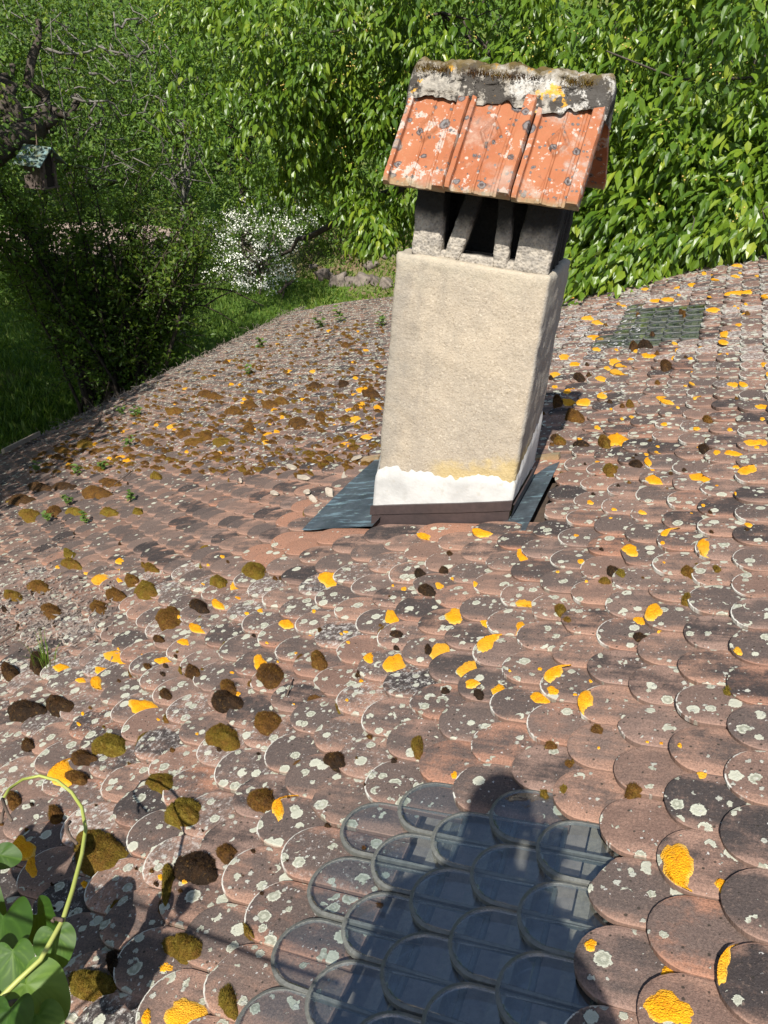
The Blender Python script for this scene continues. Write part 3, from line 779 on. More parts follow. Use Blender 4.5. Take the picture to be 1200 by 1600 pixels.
# cap: three interlocking tiles on each slope
RY, RZ = 2.765, -.060
def cap_tile(x0, x1, front, seed):
    nx, ny = 84, 56; sg = -1 if front else 1
    L = .388 if front else .375; ang = math.radians(47.5); V = []; rr = random.Random(seed); tw = rr.gauss(0, .022); dz = rr.gauss(0, .004)
    w = x1 - x0
    def prof(s, t):
        h = 0.
        def rib(c, hw, ht, sft=.22): return ht * float(sstep(hw * (1 + sft), hw * (1 - sft), abs(s - c)))
        h += rib(.045, .045, .017); h += rib(.90, .095, .026); h += rib(.72, .02, .004)
        h += rib(.44, .018, .004) * (1 - float(sstep(.30, .34, t)) * 0)
        # embossed lozenge
        dd = abs(s - .44) / .17 + abs(t - .46) / .15
        h += .008 * float(sstep(1.10, .82, dd)) - .0065 * float(sstep(.78, .52, dd))
        dd = abs(s - .44) / .10 + abs(t - .98) / .30
        h += .003 * float(sstep(1.1, .8, dd))
        return h
    for bottom in (0, 1):
        for j in range(ny + 1):
            t = j / ny
            for i in range(nx + 1):
                s = i / nx; l = L * t
                h = (prof(s, t) if not bottom else -.013)
                if t > .93: h -= .010 * ((t - .93) / .07) ** 2 * (1 if not bottom else .3)
                x = x0 + w * s + tw * l
                y = RY + sg * (l * math.cos(ang) + (h + dz) * math.sin(ang))
                z = RZ - l * math.sin(ang) + (h + dz) * math.cos(ang)
                k = .0012 * nz((x, y, z), 30, seed)
                V.append((x + k, y + k, z + k))
    m_ = (nx + 1) * (ny + 1); T = []
    def q(a, b, c, d): T.extend([(a, b, c), (a, c, d)])
    for j in range(ny):
        for i in range(nx):
            a = j * (nx + 1) + i
            q(a, a + 1, a + nx + 2, a + nx + 1); q(m_ + a, m_ + a + nx + 1, m_ + a + nx + 2, m_ + a + 1)
    for i in range(nx):
        a = i; q(a, m_ + a, m_ + a + 1, a + 1); a = ny * (nx + 1) + i; q(a, a + 1, m_ + a + 1, m_ + a)
    for j in range(ny):
        a = j * (nx + 1); b = a + nx + 1; q(a, b, m_ + b, m_ + a); a += nx; b += nx; q(a, m_ + a, m_ + b, b)
    mb = MB(); mb.add(V, T if not front else [t[::-1] for t in T])
    return keep(link('cap_tile', mb.mesh('cap_tile', M['cap'], False)), chim)
XS = [-1.003, -.795, -.582, -.372]
for i in range(3):
    cap_tile(XS[i] + .002, XS[i + 1] - .003, True, 20 + i); cap_tile(XS[i] + .002, XS[i + 1] - .003, False, 30 + i)
# rough mortar ridge
bm = bmesh.new(); nu_, nv_ = 90, 34; grid = []
for i in range(nu_ + 1):
    f = i / nu_; x = -1.008 + .640 * f; row = []
    for j in range(nv_ + 1):
        g = j / nv_ * 2 - 1                                   # -1 front foot, 1 rear foot
        reach = .088 + .016 * nz((x, g, 0), 9, 2.) + .012 * nz((x, g, 0), 28, 4.)
        l = abs(g) * reach
        prof_h = .040 * (1 - abs(g) ** 3) + .012 * (1 - abs(g) ** 8)
        y = RY + math.copysign(1, g) * l * .74
        z = RZ + .004 - max(0, l - .03) * .98 + prof_h
        p = Vector((x, y, z)); am = .012 * nz(p, 20, 1.) + .010 * nz(p, 44, 3.) + .012 * nz(p, 8, 6.)
        e = min(f, 1 - f); z -= .03 * (1 - min(1, e / .03)) ** 2
        row.append(bm.verts.new((x + .004 * nz(p, 25, 9.), y - math.copysign(.5, -g) * am * (-1) * .6, z + am)))
    grid.append(row)
for i in range(nu_):
    for j in range(nv_): bm.faces.new((grid[i][j], grid[i + 1][j], grid[i + 1][j + 1], grid[i][j + 1]))
for i in (0, nu_): bm.faces.new([v for v in (grid[i] if i == 0 else grid[i][::-1])])
bmesh.ops.recalc_face_normals(bm, faces=bm.faces)
for f in bm.faces: f.smooth = True
me = bpy.data.meshes.new('ridge_mortar'); bm.to_mesh(me); bm.free(); me.materials.append(M['ridge'])
keep(link('ridge_mortar', me), chim)
# moss tufts along the ridge
def bristles(mb, pts, nrm, L, w, a, r=None):
    q = np.random.RandomState(len(mb.v) + 5)
    P = np.asarray(pts, float); Nn = np.asarray(nrm, float); L = np.asarray(L, float)[:, None]; n = len(P)
    t = np.cross(Nn, q.randn(n, 3)); t /= np.linalg.norm(t, axis=1, keepdims=True) + 1e-9
    tip = P + Nn * L + t * L * q.uniform(0, .55, (n, 1)); s_ = np.cross(Nn, t) * w
    V = np.stack([P - s_, P + s_, tip], 1).reshape(-1, 3)
    mb.add(V, np.arange(n * 3).reshape(-1, 3), 0, np.repeat(a + q.randn(n) * .09, 3))
mb = MB()
for (x, w_, hue) in ((-.965, .025, .7), (-.93, .035, .75), (-.90, .03, .55), (-.80, .03, .25), (-.765, .04, .35), (-.72, .04, .7), (-.69, .03, .5), (-.655, .03, .3), (-.50, .03, .7), (-.45, .025, .8), (-.60, .03, .1)):
    n = 260; ps = []; ns = []
    for k in range(n):
        px_ = x + random.gauss(0, w_ * .5); g = random.gauss(-.25, .22); y = RY + g * .085
        ps.append(np.array((px_, y, RZ + .040 - abs(g) * .03))); ns.append(np.array((random.gauss(0, .3), g * 1.2 + random.gauss(0, .3), 1.)) / 1.3)
    bristles(mb, ps, ns, [random.uniform(.010, .024) for _ in range(n)], .0013, hue)
tag(keep(link('ridge_moss', mb.mesh('ridge_moss', M['moss'], False, 'hv')), chim), kind='stuff')
# orange offcut tiles bedded beside the flashing
for (px, py, du, dv) in ((580, 716, .02, .05), (853, 714, .02, .06)):
    u, v = roof_uv(px, py); mb = MB()
    q = [rp(u + a * du, v + b * dv, n) for n in (-.012 + bulge(u, v), .008 + bulge(u, v)) for a, b in ((-1, -1), (1, -1), (1, 1), (-1, 1))]
    mb.add(q, [(0,1,2),(0,2,3),(6,5,4),(7,6,4),(0,4,5),(0,5,1),(1,5,6),(1,6,2),(2,6,7),(2,7,3),(3,7,4),(3,4,0)])
    keep(link('bedding_tile', mb.mesh('bedding_tile', M['cap'])), chim)

# ================================================================== GROWTH ON THE TILES
def axes(px, py, w, h):
    a = np.subtract(roof_uv(px + w / 2, py), roof_uv(px - w / 2, py)) / 2
    b = np.subtract(roof_uv(px, py - h / 2), roof_uv(px, py + h / 2)) / 2
    return np.array(roof_uv(px, py)), a, b
def lichen_geo(mb, c, a, b, seed, lobes=1.):
    """thin crust on one tile, clipped at the edge of that tile"""
    t, x0, y0 = tile_at(*c)
    if t is None or t['kind'] == 'glass': return
    r = random.Random(seed); ph = [r.random() * 6.28 for _ in range(5)]; K, R = 30, 5
    V = [(0., 0., 0.)]; pts = []; hv = [0.]
    size = math.sqrt(abs(a[0] * b[1] - a[1] * b[0])); hh = min(.0055, .0025 + size * .07)
    for i in range(1, R + 1):
        f = i / R
        for k in range(K):
            an = 2 * math.pi * k / K
            rad = f * (1 + lobes * (.13 * math.sin(2 * an + ph[0]) + .10 * math.sin(3 * an + ph[1]) + .07 * math.sin(5 * an + ph[2])) + (.05 * math.sin(11 * an + ph[3]) + .04 * r.uniform(-1, 1) if i == R else 0))
            o = a * math.cos(an) * rad + b * math.sin(an) * rad
            x, y = x0 - o[0], y0 + o[1]
            x = max(-AH * .99, min(AH * .99, x)); y = max(y, float(outline_y(x)) + .0012)
            z = .0016 + hh * (1 - f ** 4) + (0 if i == R else .0011 * r.uniform(-1, 1))
            if i == R: z = .0004
            pts.append((x, y, z)); hv.append(f)
    pts = [(x0, y0, .0016 + hh * .9)] + pts
    V = [t['M'] @ Vector(p) for p in pts]
    T = [(0, 1 + k, 1 + (k + 1) % K) for k in range(K)]
    for i in range(R - 1):
        for k in range(K):
            p, q = 1 + i * K + k, 1 + i * K + (k + 1) % K
            T += [(p, p + K, q + K), (p, q + K, q)]
    mb.add([tuple(v) for v in V], [t_[::-1] for t_ in T], 0, np.array(hv)[:len(V)])
YELLOW = [(512,897,38,30),(155,908,36,30),(185,875,14,8),(185,1022,44,30),(160,1046,26,14),(100,1043,32,14),(148,1070,26,22),(125,1062,16,8),(222,1100,38,28),(405,1033,20,26),
 (445,970,24,20),(338,943,26,14),(305,982,30,16),(287,1003,18,14),(255,1028,30,16),(366,912,18,22),(610,962,22,28),(575,1027,20,18),(616,1033,34,36),(688,1017,38,36),(710,958,28,24),
 (730,1042,32,36),(737,1066,22,14),(760,998,40,38),(758,968,18,12),(820,942,26,22),(815,978,20,24),(780,1075,26,22),(860,1047,30,34),(842,1084,36,18),(862,1078,20,14),(908,1095,34,36),
 (1017,955,26,30),(998,964,20,16),(1152,1017,14,12),(985,857,26,18),(1038,830,16,18),(1097,853,24,26),(815,862,20,26),(745,833,44,16),(660,838,26,14),(685,913,14,14),(740,912,14,8),(630,917,10,8),
 (1022,748,26,16),(1092,742,34,16),(1168,730,34,22),(1145,704,30,10),(1100,747,14,10),(962,684,28,24),(979,688,22,16),(1010,722,14,16),(1175,690,34,10),(1190,688,20,10),(1120,705,14,8),(906,872,10,8),
 (1142,548,38,14),(1128,534,22,8),(1040,628,30,9),(1035,619,16,8),(958,583,40,14),(940,590,20,8),(962,560,24,14),(970,572,18,10),(948,573,10,7),(1010,553,16,8),(1052,556,8,7),
 (1150,455,34,9),(1135,459,16,6),(1112,482,28,9),(1106,490,34,9),(1045,467,30,8),(1026,468,20,7),(994,478,14,9),(912,626,24,14),(935,618,24,10),(889,628,20,14),(885,612,14,8),(884,558,24,12),(900,567,20,7),
 (868,583,16,9),(932,503,20,7),(915,495,24,9),(930,525,26,8),(958,539,14,8),(933,544,12,6),(1132,521,16,11),(1095,540,10,7),(1165,456,20,8),(1085,493,12,6),(1165,488,12,7),(1115,437,14,6),(1148,430,14,5),
 (1190,465,24,9),(1115,428,12,5),(1150,412,20,6),(1175,402,30,6),(1146,597,18,8),(1158,600,20,8),(1195,567,16,8),(1190,632,24,9),(1080,600,12,6),(1197,585,10,7),(1020,553,12,6),(1085,620,8,6),
 (565,607,22,12),(563,632,14,14),(550,639,18,8),(553,654,18,10),(589,637,14,10),(590,652,16,14),(443,648,18,14),(430,640,14,8),(556,677,24,7),(568,681,24,6),(536,692,10,5),(420,677,24,8),(433,674,10,8),(418,690,22,12),
 (190,714,24,10),(200,720,22,8),(342,705,10,6),(150,690,14,6),(108,723,14,6),(240,662,14,6),(265,664,14,6),(405,612,14,6),(487,580,10,5),(452,580,12,6),(572,547,12,4),(185,903,10,6),(135,892,14,6),
 (140,1300,8,8),(95,1205,44,48),(35,1325,36,36),(52,1357,20,34),(432,1257,18,44),(260,1506,26,18),(286,1580,62,56),(225,1588,14,26),(1056,1357,54,78),(1128,1378,26,22),(1043,1510,28,26),
 (1128,1508,32,64),(1046,1578,84,60),(922,1476,20,18),(710,1206,10,14),(1095,1207,18,16),(1062,1166,8,10),(290,1378,8,6),(250,1370,10,8),(128,1380,12,10),(565,1058,8,6),(372,1079,9,7),(540,985,10,6),(405,953,10,6),(372,930,10,5)]
big_l = []
mbL = MB()
BIGY = {(1056,1357): 'large almond shaped yellow lichen on a tile uphill of the glass tiles', (1046,1578): 'big round orange lichen on the tile at the bottom frame edge, part shaded',
        (286,1580): 'wide yellow lichen rosette on a tile beside the lowest glass tile', (1128,1508): 'yellow lichen crescent on the edge of a dark tile with grey rosettes',
        (95,1205): 'yellow lichen with pale centre behind the arching vine tendril', (512,897): 'broad yellow lichen just downhill of the chimney base, alone on its tile'}
for i, (px, py, w, h) in enumerate(YELLOW):
    c, a, b = axes(px, py, w, h)
    if (px, py) in BIGY:
        mb1 = MB(); lichen_geo(mb1, c, a, b, i)
        if mb1.n:
            o = tag(link('lichen_patch', mb1.mesh('lichen_patch', M['lichen'], True, 'hv')), BIGY[(px, py)], 'lichen', 'large yellow lichen patches')
    else: lichen_geo(mbL, c, a, b, i)
for i in range(75):                                           # small ones, denser up the right side
    px = random.uniform(860, 1200); py = 420 + 420 * random.random() ** 1.6
    s = random.uniform(5, 13); c, a, b = axes(px, py, s, s * .5); lichen_geo(mbL, c, a, b, 900 + i)
for i in range(45):
    px = random.uniform(80, 1180); py = random.uniform(840, 1180); s = random.uniform(4, 8); c, a, b = axes(px, py, s, s * .7); lichen_geo(mbL, c, a, b, 1900 + i)
for i in range(45):
    px = random.uniform(120, 600); py = random.uniform(500, 720); s = random.uniform(5, 12); c, a, b = axes(px, py, s, s * .35); lichen_geo(mbL, c, a, b, 2900 + i)
tag(link('yellow_lichen', mbL.mesh('yellow_lichen', M['lichen'], True, 'hv')), 'small yellow lichen patches scattered over the roof tiles', 'lichen', kind='stuff')

def moss_geo(mb, c, a, b, hue, seed, dens=1., hgt=None):
    r = random.Random(seed); ph = [r.random() * 6.28 for _ in range(4)]; K, R = 22, 6
    la, lb = np.linalg.norm(a), np.linalg.norm(b); size = math.sqrt(la * lb)
    H = hgt or min(.034, size * .62)
    V = []; 
    def pt(f, an):
        rad = f * (1 + .12 * math.sin(2 * an + ph[0]) + .10 * math.sin(3 * an + ph[1]) + .05 * math.sin(6 * an + ph[2]))
        o = a * math.cos(an) * rad + b * math.sin(an) * rad
        u, v = c[0] + o[0], c[1] + o[1]
        base = surf(*c) if f == 0 else surf(u, v)
        hgt_ = H * (1 - f ** 2.2) - .004 * f ** 6 + H * (.28 * noise.noise(Vector((u * 55, v * 55, seed))) + .10 * noise.noise(Vector((u * 150, v * 150, seed))))
        return np.array(base) * .5 + np.array(surf(*c) + Vector(RC * o[0] + RU * o[1])) * .5 + RN * hgt_
    V.append(pt(0, 0))
    for i in range(1, R + 1):
        for k in range(K): V.append(pt(i / R, 2 * math.pi * k / K))
    T = [(0, 1 + k, 1 + (k + 1) % K) for k in range(K)]
    for i in range(R - 1):
        for k in range(K):
            p, q = 1 + i * K + k, 1 + i * K + (k + 1) % K
            T += [(p, p + K, q + K), (p, q + K, q)]
    mb.add(V, [t_[::-1] for t_ in T], 0, hue - .08)
    # bristly surface
    n = int(dens * min(2200, 80 + 650000 * la * lb))
    cen = np.array(surf(*c)) - RN * H * .6; VV = np.array(V); TT_ = np.array(T); q = np.random.RandomState(seed)
    pk = TT_[q.randint(K // 2, len(TT_), n)]; wt = q.dirichlet((1, 1, 1), n)
    ps = (VV[pk] * wt[:, :, None]).sum(1); ns = ps - cen; ns /= np.linalg.norm(ns, axis=1, keepdims=True)
    bristles(mb, ps - ns * .001, ns, q.uniform(.0028, .0068, n), .0008, hue)
# x, y, w, h, hue (0 dark brown .5 rust 1 olive)
MOSS = [(395,890,40,22,.8),(340,908,26,16,.85),(262,964,44,36,.55),(228,921,36,30,.75),(205,905,24,18,.6),(312,946,34,16,.08),(155,948,34,20,.5),(180,930,30,16,.5),(422,1055,38,42,.42),(354,1094,50,30,.10),
 (498,1031,28,32,.55),(300,1050,26,20,.35),(358,1072,26,26,.5),(347,1152,50,40,.75),(168,1165,54,40,.88),(418,1128,44,36,.55),(258,1086,20,18,.30),(525,1186,42,28,.18),(410,1248,44,42,.5),(252,1222,60,30,.82),
 (288,1270,62,42,.85),(306,1357,66,54,.08),(262,1380,22,74,.85),(352,1330,36,28,.4),(656,1162,22,34,.7),(284,1479,58,40,.78),(152,1328,92,66,.75),(357,1560,36,50,.8),(140,1535,74,50,.88),(176,1500,28,40,.1),
 (92,1102,52,28,.18),(40,1112,64,30,.12),(655,894,18,14,.0),(665,921,32,16,.05),(110,880,34,14,.7),(60,915,40,20,.6),(20,930,30,16,.7),(80,955,36,20,.5),(235,885,26,12,.65),(130,1185,40,24,.3),(120,1215,40,24,.5),
 (108,865,20,14,.9),(45,805,40,20,.75),(85,800,26,18,.45),(118,800,34,14,.85),(170,800,26,12,.8),(214,800,20,9,.85),(150,770,44,22,.5),(172,755,40,14,.45),(30,780,50,20,.3),(60,760,40,16,.25),(100,760,40,14,.2),
 (345,690,34,16,.78),(320,680,24,12,.55),(300,690,40,14,.6),(285,678,26,12,.5),(365,640,30,14,.5),(388,668,20,16,.5),(420,632,30,10,.5),(465,660,28,20,.42),(500,652,14,12,.5),(580,616,30,14,.35),(535,600,18,9,.2),
 (390,632,24,12,.5),(440,626,24,10,.6),(335,618,30,10,.5),(270,640,26,10,.6),(318,614,22,10,.45),(230,690,24,10,.55),(200,702,20,8,.5),(130,690,30,12,.75),(95,700,26,10,.6),(245,745,18,8,.8),(492,602,22,9,.3),(540,539,16,6,.45),
 (897,651,30,18,.5),(905,590,18,9,.1),(872,628,18,16,.4),(1040,570,22,14,.3),(990,540,14,12,.3),(1008,539,24,8,.05),(1105,653,18,11,.55),(985,630,12,10,.7),(945,692,22,18,.65),(955,733,28,16,.75),(992,725,22,12,.1),(1100,698,22,12,.1),
 (880,735,12,8,.6),(905,695,24,8,.05),(875,690,20,10,.6),(868,685,18,10,.2),(955,887,20,16,.1),(1075,888,22,20,.65),(1072,932,20,18,.8),(1118,886,16,12,.8),(945,905,24,10,.75),(876,950,18,24,.75),(888,968,14,10,.6),(970,895,16,12,.9),
 (1000,990,26,14,.1),(693,888,14,10,.2),(702,863,12,8,.3),(1135,1075,14,18,.9),(858,1160,20,12,.6),(886,1185,16,12,.55),(695,1075,16,10,.1),(748,1082,20,14,.05),(930,1138,20,18,.5),(620,990,22,10,.05),(668,1012,12,20,.05),(560,1050,10,10,.1),
 (985,1235,30,20,.55),(855,1235,14,14,.75),(880,1235,14,16,.85),(230,1040,14,10,.35),(500,985,8,8,.4),(45,1165,24,14,.3),(20,1250,20,30,.5),(85,1272,26,24,.5),(60,1035,30,30,.15),(15,1050,30,22,.25),(250,1000,20,10,.3)]
BIGM = {(168,1165): 'olive yellow moss cushion, rounded, on the tiles near the left frame edge', (306,1357): 'dark brown spiky moss cushion with an olive strip at its left side',
        (288,1270): 'olive green moss cushion touched by the curved tendril shadow', (152,1328): 'largest olive moss mound, half shaded behind the vine tendril',
        (422,1055): 'rust brown moss cushion below a small yellow lichen in mid roof', (354,1094): 'flat dark brown moss pad beside pale lichen rosettes in mid roof',
        (347,1152): 'olive moss cushion joined to a mossy seam between tiles', (262,964): 'rust moss cushion downhill of the orange tiles, highest of the mid roof ones',
        (395,890): 'olive moss cushion nearest the zinc sheet', (410,1248): 'brown olive moss tuft with a yellow lichen strip at its right edge',
        (525,1186): 'small dark moss clump closest above the glass tiles', (284,1479): 'olive moss cushion above a small yellow lichen near the lowest glass tile',
        (140,1535): 'long olive moss strip in vine shadow at the bottom corner', (252,1222): 'crescent shaped olive moss cushion crossed by the tendril shadow'}
mbM = MB()
for i, (px, py, w, h, hue) in enumerate(MOSS):
    c, a, b = axes(px, py, w, h)
    if (px, py) in BIGM:
        mb1 = MB(); moss_geo(mb1, c, a, b, hue, i, 1.6)
        tag(link('moss_cushion', mb1.mesh('moss_cushion', M['moss'], True, 'hv')), BIGM[(px, py)], 'moss', 'large moss cushions on the roof')
    else: moss_geo(mbM, c, a, b, hue, i)
for i in range(1500):                                            # the mossy field towards the eaves
    px = random.uniform(40, 600); f = random.random(); py = 500 + f * 240
    if py < 715 - .5 * px + 20 or py > 760 - (px - 300) * .12: continue
    s = random.uniform(4, 19) * (.5 + .5 * f); c, a, b = axes(px, py, s, s * .35); moss_geo(mbM, c, a, b, random.choice((.42, .48, .52, .55, .62, .72)), 500 + i, .6, .011)
for i in range(60):
    px = random.uniform(0, 620); py = random.uniform(840, 1420); s = random.uniform(5, 10); c, a, b = axes(px, py, s, s * .7)
    moss_geo(mbM, c, a, b, random.uniform(0, .7), 900 + i, .6)
for i in range(45):
    px = random.uniform(850, 1190); py = random.uniform(480, 900); s = random.uniform(5, 10); c, a, b = axes(px, py, s, s * .5)
    moss_geo(mbM, c, a, b, random.uniform(0, .6), 1200 + i, .6)
keys = [k for k, t in tiles.items() if t['kind'] == 'clay' and t['vis'] and t['px'] < 640]
for i, k in enumerate(random.sample(keys, min(len(keys), 330))):            # seams of moss along the laps
    t = tiles[k]; x = random.uniform(-.42, .42) * W; y = float(outline_y(x)); dy = (float(outline_y(x + .002)) - float(outline_y(x - .002))) / .004
    tn = np.array([1., dy]) / math.hypot(1, dy); ln = random.uniform(.012, .035); wd = random.uniform(.005, .010)
    c = np.array([t['u'] - x, t['v'] + y]) + np.array([-tn[1] * -1, -tn[0]]) * wd * .5
    moss_geo(mbM, c, np.array([-tn[0], tn[1]]) * ln, np.array([tn[1], tn[0]]) * wd, random.choice((.15, .45, .6, .8, .9)), 3000 + i, .7, .009)
tag(link('moss', mbM.mesh('moss', M['moss'], True, 'hv')), 'low moss growing in the joints between roof tiles', 'moss', kind='stuff')

# ------------------------------------------------------------------ litter, fragments, twigs, weeds
mb = MB()
def flake(mb, u, v, s, asp=.6, lift=.004):
    b = np.array(surf(u, v, .002)); an = random.random() * 6.28
    x = math.cos(an) * RC + math.sin(an) * RU; y = np.cross(RN, x); k = random.uniform(-.3, .6)
    n_ = RN + .5 * np.array([random.gauss(0, .35) for _ in range(3)])
    pts = [b - x * s + n_ * lift * random.random(), b - y * s * asp + n_ * s * k * .5, b + x * s + n_ * lift, b + y * s * asp + n_ * s * k * .5, b + n_ * lift * .6]
    mb.add(pts, [(4, 0, 1), (4, 1, 2), (4, 2, 3), (4, 3, 0)])
for i in range(1700):
    px = random.uniform(20, 600); f = random.random() ** .8; py = 490 + f * 240
    if py < 712 - .5 * px + 12 or py > 750 - (px - 300) * .12: continue
    flake(mb, *roof_uv(px, py), random.uniform(.006, .022))
for i in range(900):
    px = random.gauss(70, 60); py = random.gauss(955, 34)
    if -30 < px < 190: flake(mb, *roof_uv(px, py), random.uniform(.006, .020), .35, .012)
for i in range(500):
    px = random.uniform(-20, 260); py = random.uniform(720, 900)
    if px + (py - 720) * 1.2 < 260: flake(mb, *roof_uv(px, py), random.uniform(.006, .02), .4, .01)
for i in range(1300):                                           # trapped along the eaves
    u = random.uniform(3.2, 12.2); v = EAVE + abs(random.gauss(0, .16)) - .02; flake(mb, u, v, random.uniform(.010, .034), .45, .02)
for i in range(260):
    u = random.uniform(3.2, 12.2); v = EAVE + abs(random.gauss(0, .10)) - .02; b_ = np.array(surf(u, v)); e_ = b_ + np.array([random.gauss(0, .06), random.gauss(0, .08), random.uniform(.0, .10)])
    mb.tube([b_, (b_ + e_) / 2 + np.array([0, 0, .02]), e_], .0022, 3)
tag(link('leaf_litter', mb.mesh('leaf_litter', M['litter'])), 'dry leaf litter and flakes lying on the roof by the eaves', 'litter', kind='stuff')
mb = MB()
for i in range(900):
    px = random.uniform(60, 600); f = random.random(); py = 495 + f * 230
    if py < 712 - .5 * px + 14 or py > 745 - (px - 300) * .12: continue
    flake(mb, *roof_uv(px, py), random.uniform(.006, .020), .8, .003)
for i in range(300):
    px = random.uniform(850, 1000); py = random.uniform(470, 560); flake(mb, *roof_uv(px, py), random.uniform(.006, .016), .8, .003)
tag(link('pale_lichen_flakes', mb.mesh('pale_lichen_flakes', M['plaster'])), 'pale lichen flakes crusting the far roof tiles', 'lichen', kind='stuff')

FRAG = [(555, 714, 34, 7, .3), (537, 740, 12, 16, 1.2), (515, 768, 20, 10, .3), (480, 768, 16, 8, .2), (488, 776, 18, 9, 2.4), (472, 744, 26, 8, .1), (455, 728, 24, 8, .1), (323, 738, 12, 6, .1), (428, 767, 22, 8, .5), (375, 750, 10, 8, .9)]
FLAB = ['long thin mortar sliver lying against the top of the zinc sheet', 'upright pale mortar chip beside the zinc sheet edge', 'five sided pale mortar chip lying near the zinc sheet', 'left one of the two mortar chips lying close together downhill of the chimney', 'right one of the two mortar chips lying close together downhill of the chimney', 'flat mortar chip on a tile just uphill of the close pair', 'flat mortar chip furthest up, between the pair and the mossy field', 'lone pale chip furthest from the chimney, below the moss', 'flat mortar chip between the close pair and the lone small chip', 'small lone chip halfway between the zinc sheet and the furthest chip']
for i, (px, py, w, h, an) in enumerate(FRAG):
    c, a, b = axes(px, py, w * .75, h * .75); r = random.Random(i); mb = MB(); K = 7; V = []
    base = np.array(surf(c[0], c[1], .003)); lift = .006 + .004 * r.random()
    ring = []
    for k in range(K):
        t_ = 2 * math.pi * k / K + r.uniform(-.25, .25); rr_ = r.uniform(.75, 1.15)
        o = a * math.cos(t_) * rr_ + b * math.sin(t_) * rr_; ring.append(RC * o[0] + RU * o[1])
    tilt = np.array([r.gauss(0, .12), r.gauss(0, .12)])
    for lv in (0., 1.):
        for q_ in ring: V.append(base + q_ * (1 - .12 * lv) + RN * (lv * lift + q_[1] * tilt[0] + q_[0] * tilt[1] + .003))
    T = []
    for k in range(K): j = (k + 1) % K; T += [(k, K + k, K + j), (k, K + j, j)]
    for k in range(1, K - 1): T += [(0, k, k + 1), (K, K + k + 1, K + k)]
    mb.add(V, T)
    tag(link('mortar_fragment', mb.mesh('mortar_fragment', M['mortar'])), FLAB[i], 'fragment', 'broken mortar chips downhill of the chimney')
def roof_path(pts, n=0.008, amp=0.): return [np.array(surf(*roof_uv(px, py), n)) + RN * amp * math.sin(i * 1.9) for i, (px, py) in enumerate(pts)]
def twig(pts, r, label, branches=()):
    mb = MB(); mb.tube(roof_path(pts, .008, .006), [r * (1 - .5 * i / len(pts)) for i in range(len(pts))], 5)
    for b_ in branches: mb.tube(roof_path(b_, .012, .01), r * .5, 4)
    tag(link('dry_twig', mb.mesh('dry_twig', M['twig'], True)), label, 'twig', 'dry twigs lying on the roof')
twig([(122, 686), (140, 676), (152, 662), (160, 645), (158, 640)], .006, 'dry forked twig lying across the mossy eaves tiles', [[(152, 662), (163, 630), (160, 625)]])
twig([(180, 760), (195, 750), (208, 736)], .004, 'short dark twig beside olive moss near the left eaves')
twig([(0, 1005), (30, 985), (70, 975)], .004, 'thin stalk among dead leaves by the grass tuft')
twig([(447, 1087), (453, 1075), (458, 1058)], .0025, 'hair thin dark stalk rising between rosette covered tiles', )
def blades(mb, base, n, h, spread, w, lean=None, r=random):
    for i in range(n):
        a = r.random() * 6.28; p = np.array(base) + np.array([math.cos(a), math.sin(a), 0]) * spread * r.random()
        l = h * r.uniform(.5, 1.1); d = np.array([math.cos(a), math.sin(a), 0]) * r.uniform(.1, .7) + (lean if lean is not None else 0); s_ = np.array([-math.sin(a), math.cos(a), 0]) * w
        q = p + d * l * .35 + np.array([0, 0, l * .6]); t_ = p + d * l * .9 + np.array([0, 0, l * .9])
        mb.add([p - s_, p + s_, q - s_ * .8, q + s_ * .8, t_], [(0, 1, 3), (0, 3, 2), (2, 3, 4)], 0, r.random())
mb = MB(); b_ = surf(*roof_uv(72, 1040)); blades(mb, b_, 34, .15, .05, .0016)
tag(link('grass_tuft', mb.mesh('grass_tuft', M['grassblade'], False, 'lc')), 'green grass tuft growing from moss on the roof tiles', 'grass tuft')
LEAF5 = (np.array([(0, 0, 0), (.5, .28, .06), (.42, .62, .05), (0, 1, -.12), (-.42, .62, .05), (-.5, .28, .06), (0, .35, 0), (0, .68, -.02)]),
         np.array([(0, 1, 6), (1, 2, 7), (1, 7, 6), (2, 3, 7), (0, 6, 5), (5, 6, 7), (5, 7, 4), (4, 7, 3)]))
LEAF3 = (np.array([(0, 0, 0), (.5, .45, .08), (0, 1, -.1), (-.5, .45, .08), (0, .5, 0)]), np.array([(0, 1, 4), (1, 2, 4), (0, 4, 3), (3, 4, 2)]))
LEAF2 = (np.array([(0, 0, 0), (.5, .5, .06), (0, 1, -.08), (-.5, .5, .06)]), np.array([(0, 1, 2), (0, 2, 3)]))
def leaf_arrays(P, D, Nn, L, Wd, tpl):
    """P base points, D pointing direction, Nn face normal, L length, Wd width -> verts, tris"""
    D = D / (np.linalg.norm(D, axis=1, keepdims=True) + 1e-9)
    X = np.cross(D, Nn); X /= (np.linalg.norm(X, axis=1, keepdims=True) + 1e-9); Z = np.cross(X, D)
    tv, tt = tpl; k = len(tv)
    V = P[:, None] + X[:, None] * (tv[None, :, 0, None] * Wd[:, None, None]) + D[:, None] * (tv[None, :, 1, None] * L[:, None, None]) + Z[:, None] * (tv[None, :, 2, None] * L[:, None, None])
    T = tt[None] + (np.arange(len(P)) * k)[:, None, None]
    return V.reshape(-1, 3), T.reshape(-1, 3), k
def leaf_mesh(name, mat, P, D, Nn, L, Wd, tpl, lc):
    V, T, k = leaf_arrays(P, D, Nn, L, Wd, tpl)
    return mesh_np(name, V, T, mat, None, False, {'lc': ('FLOAT', np.repeat(lc, k))})
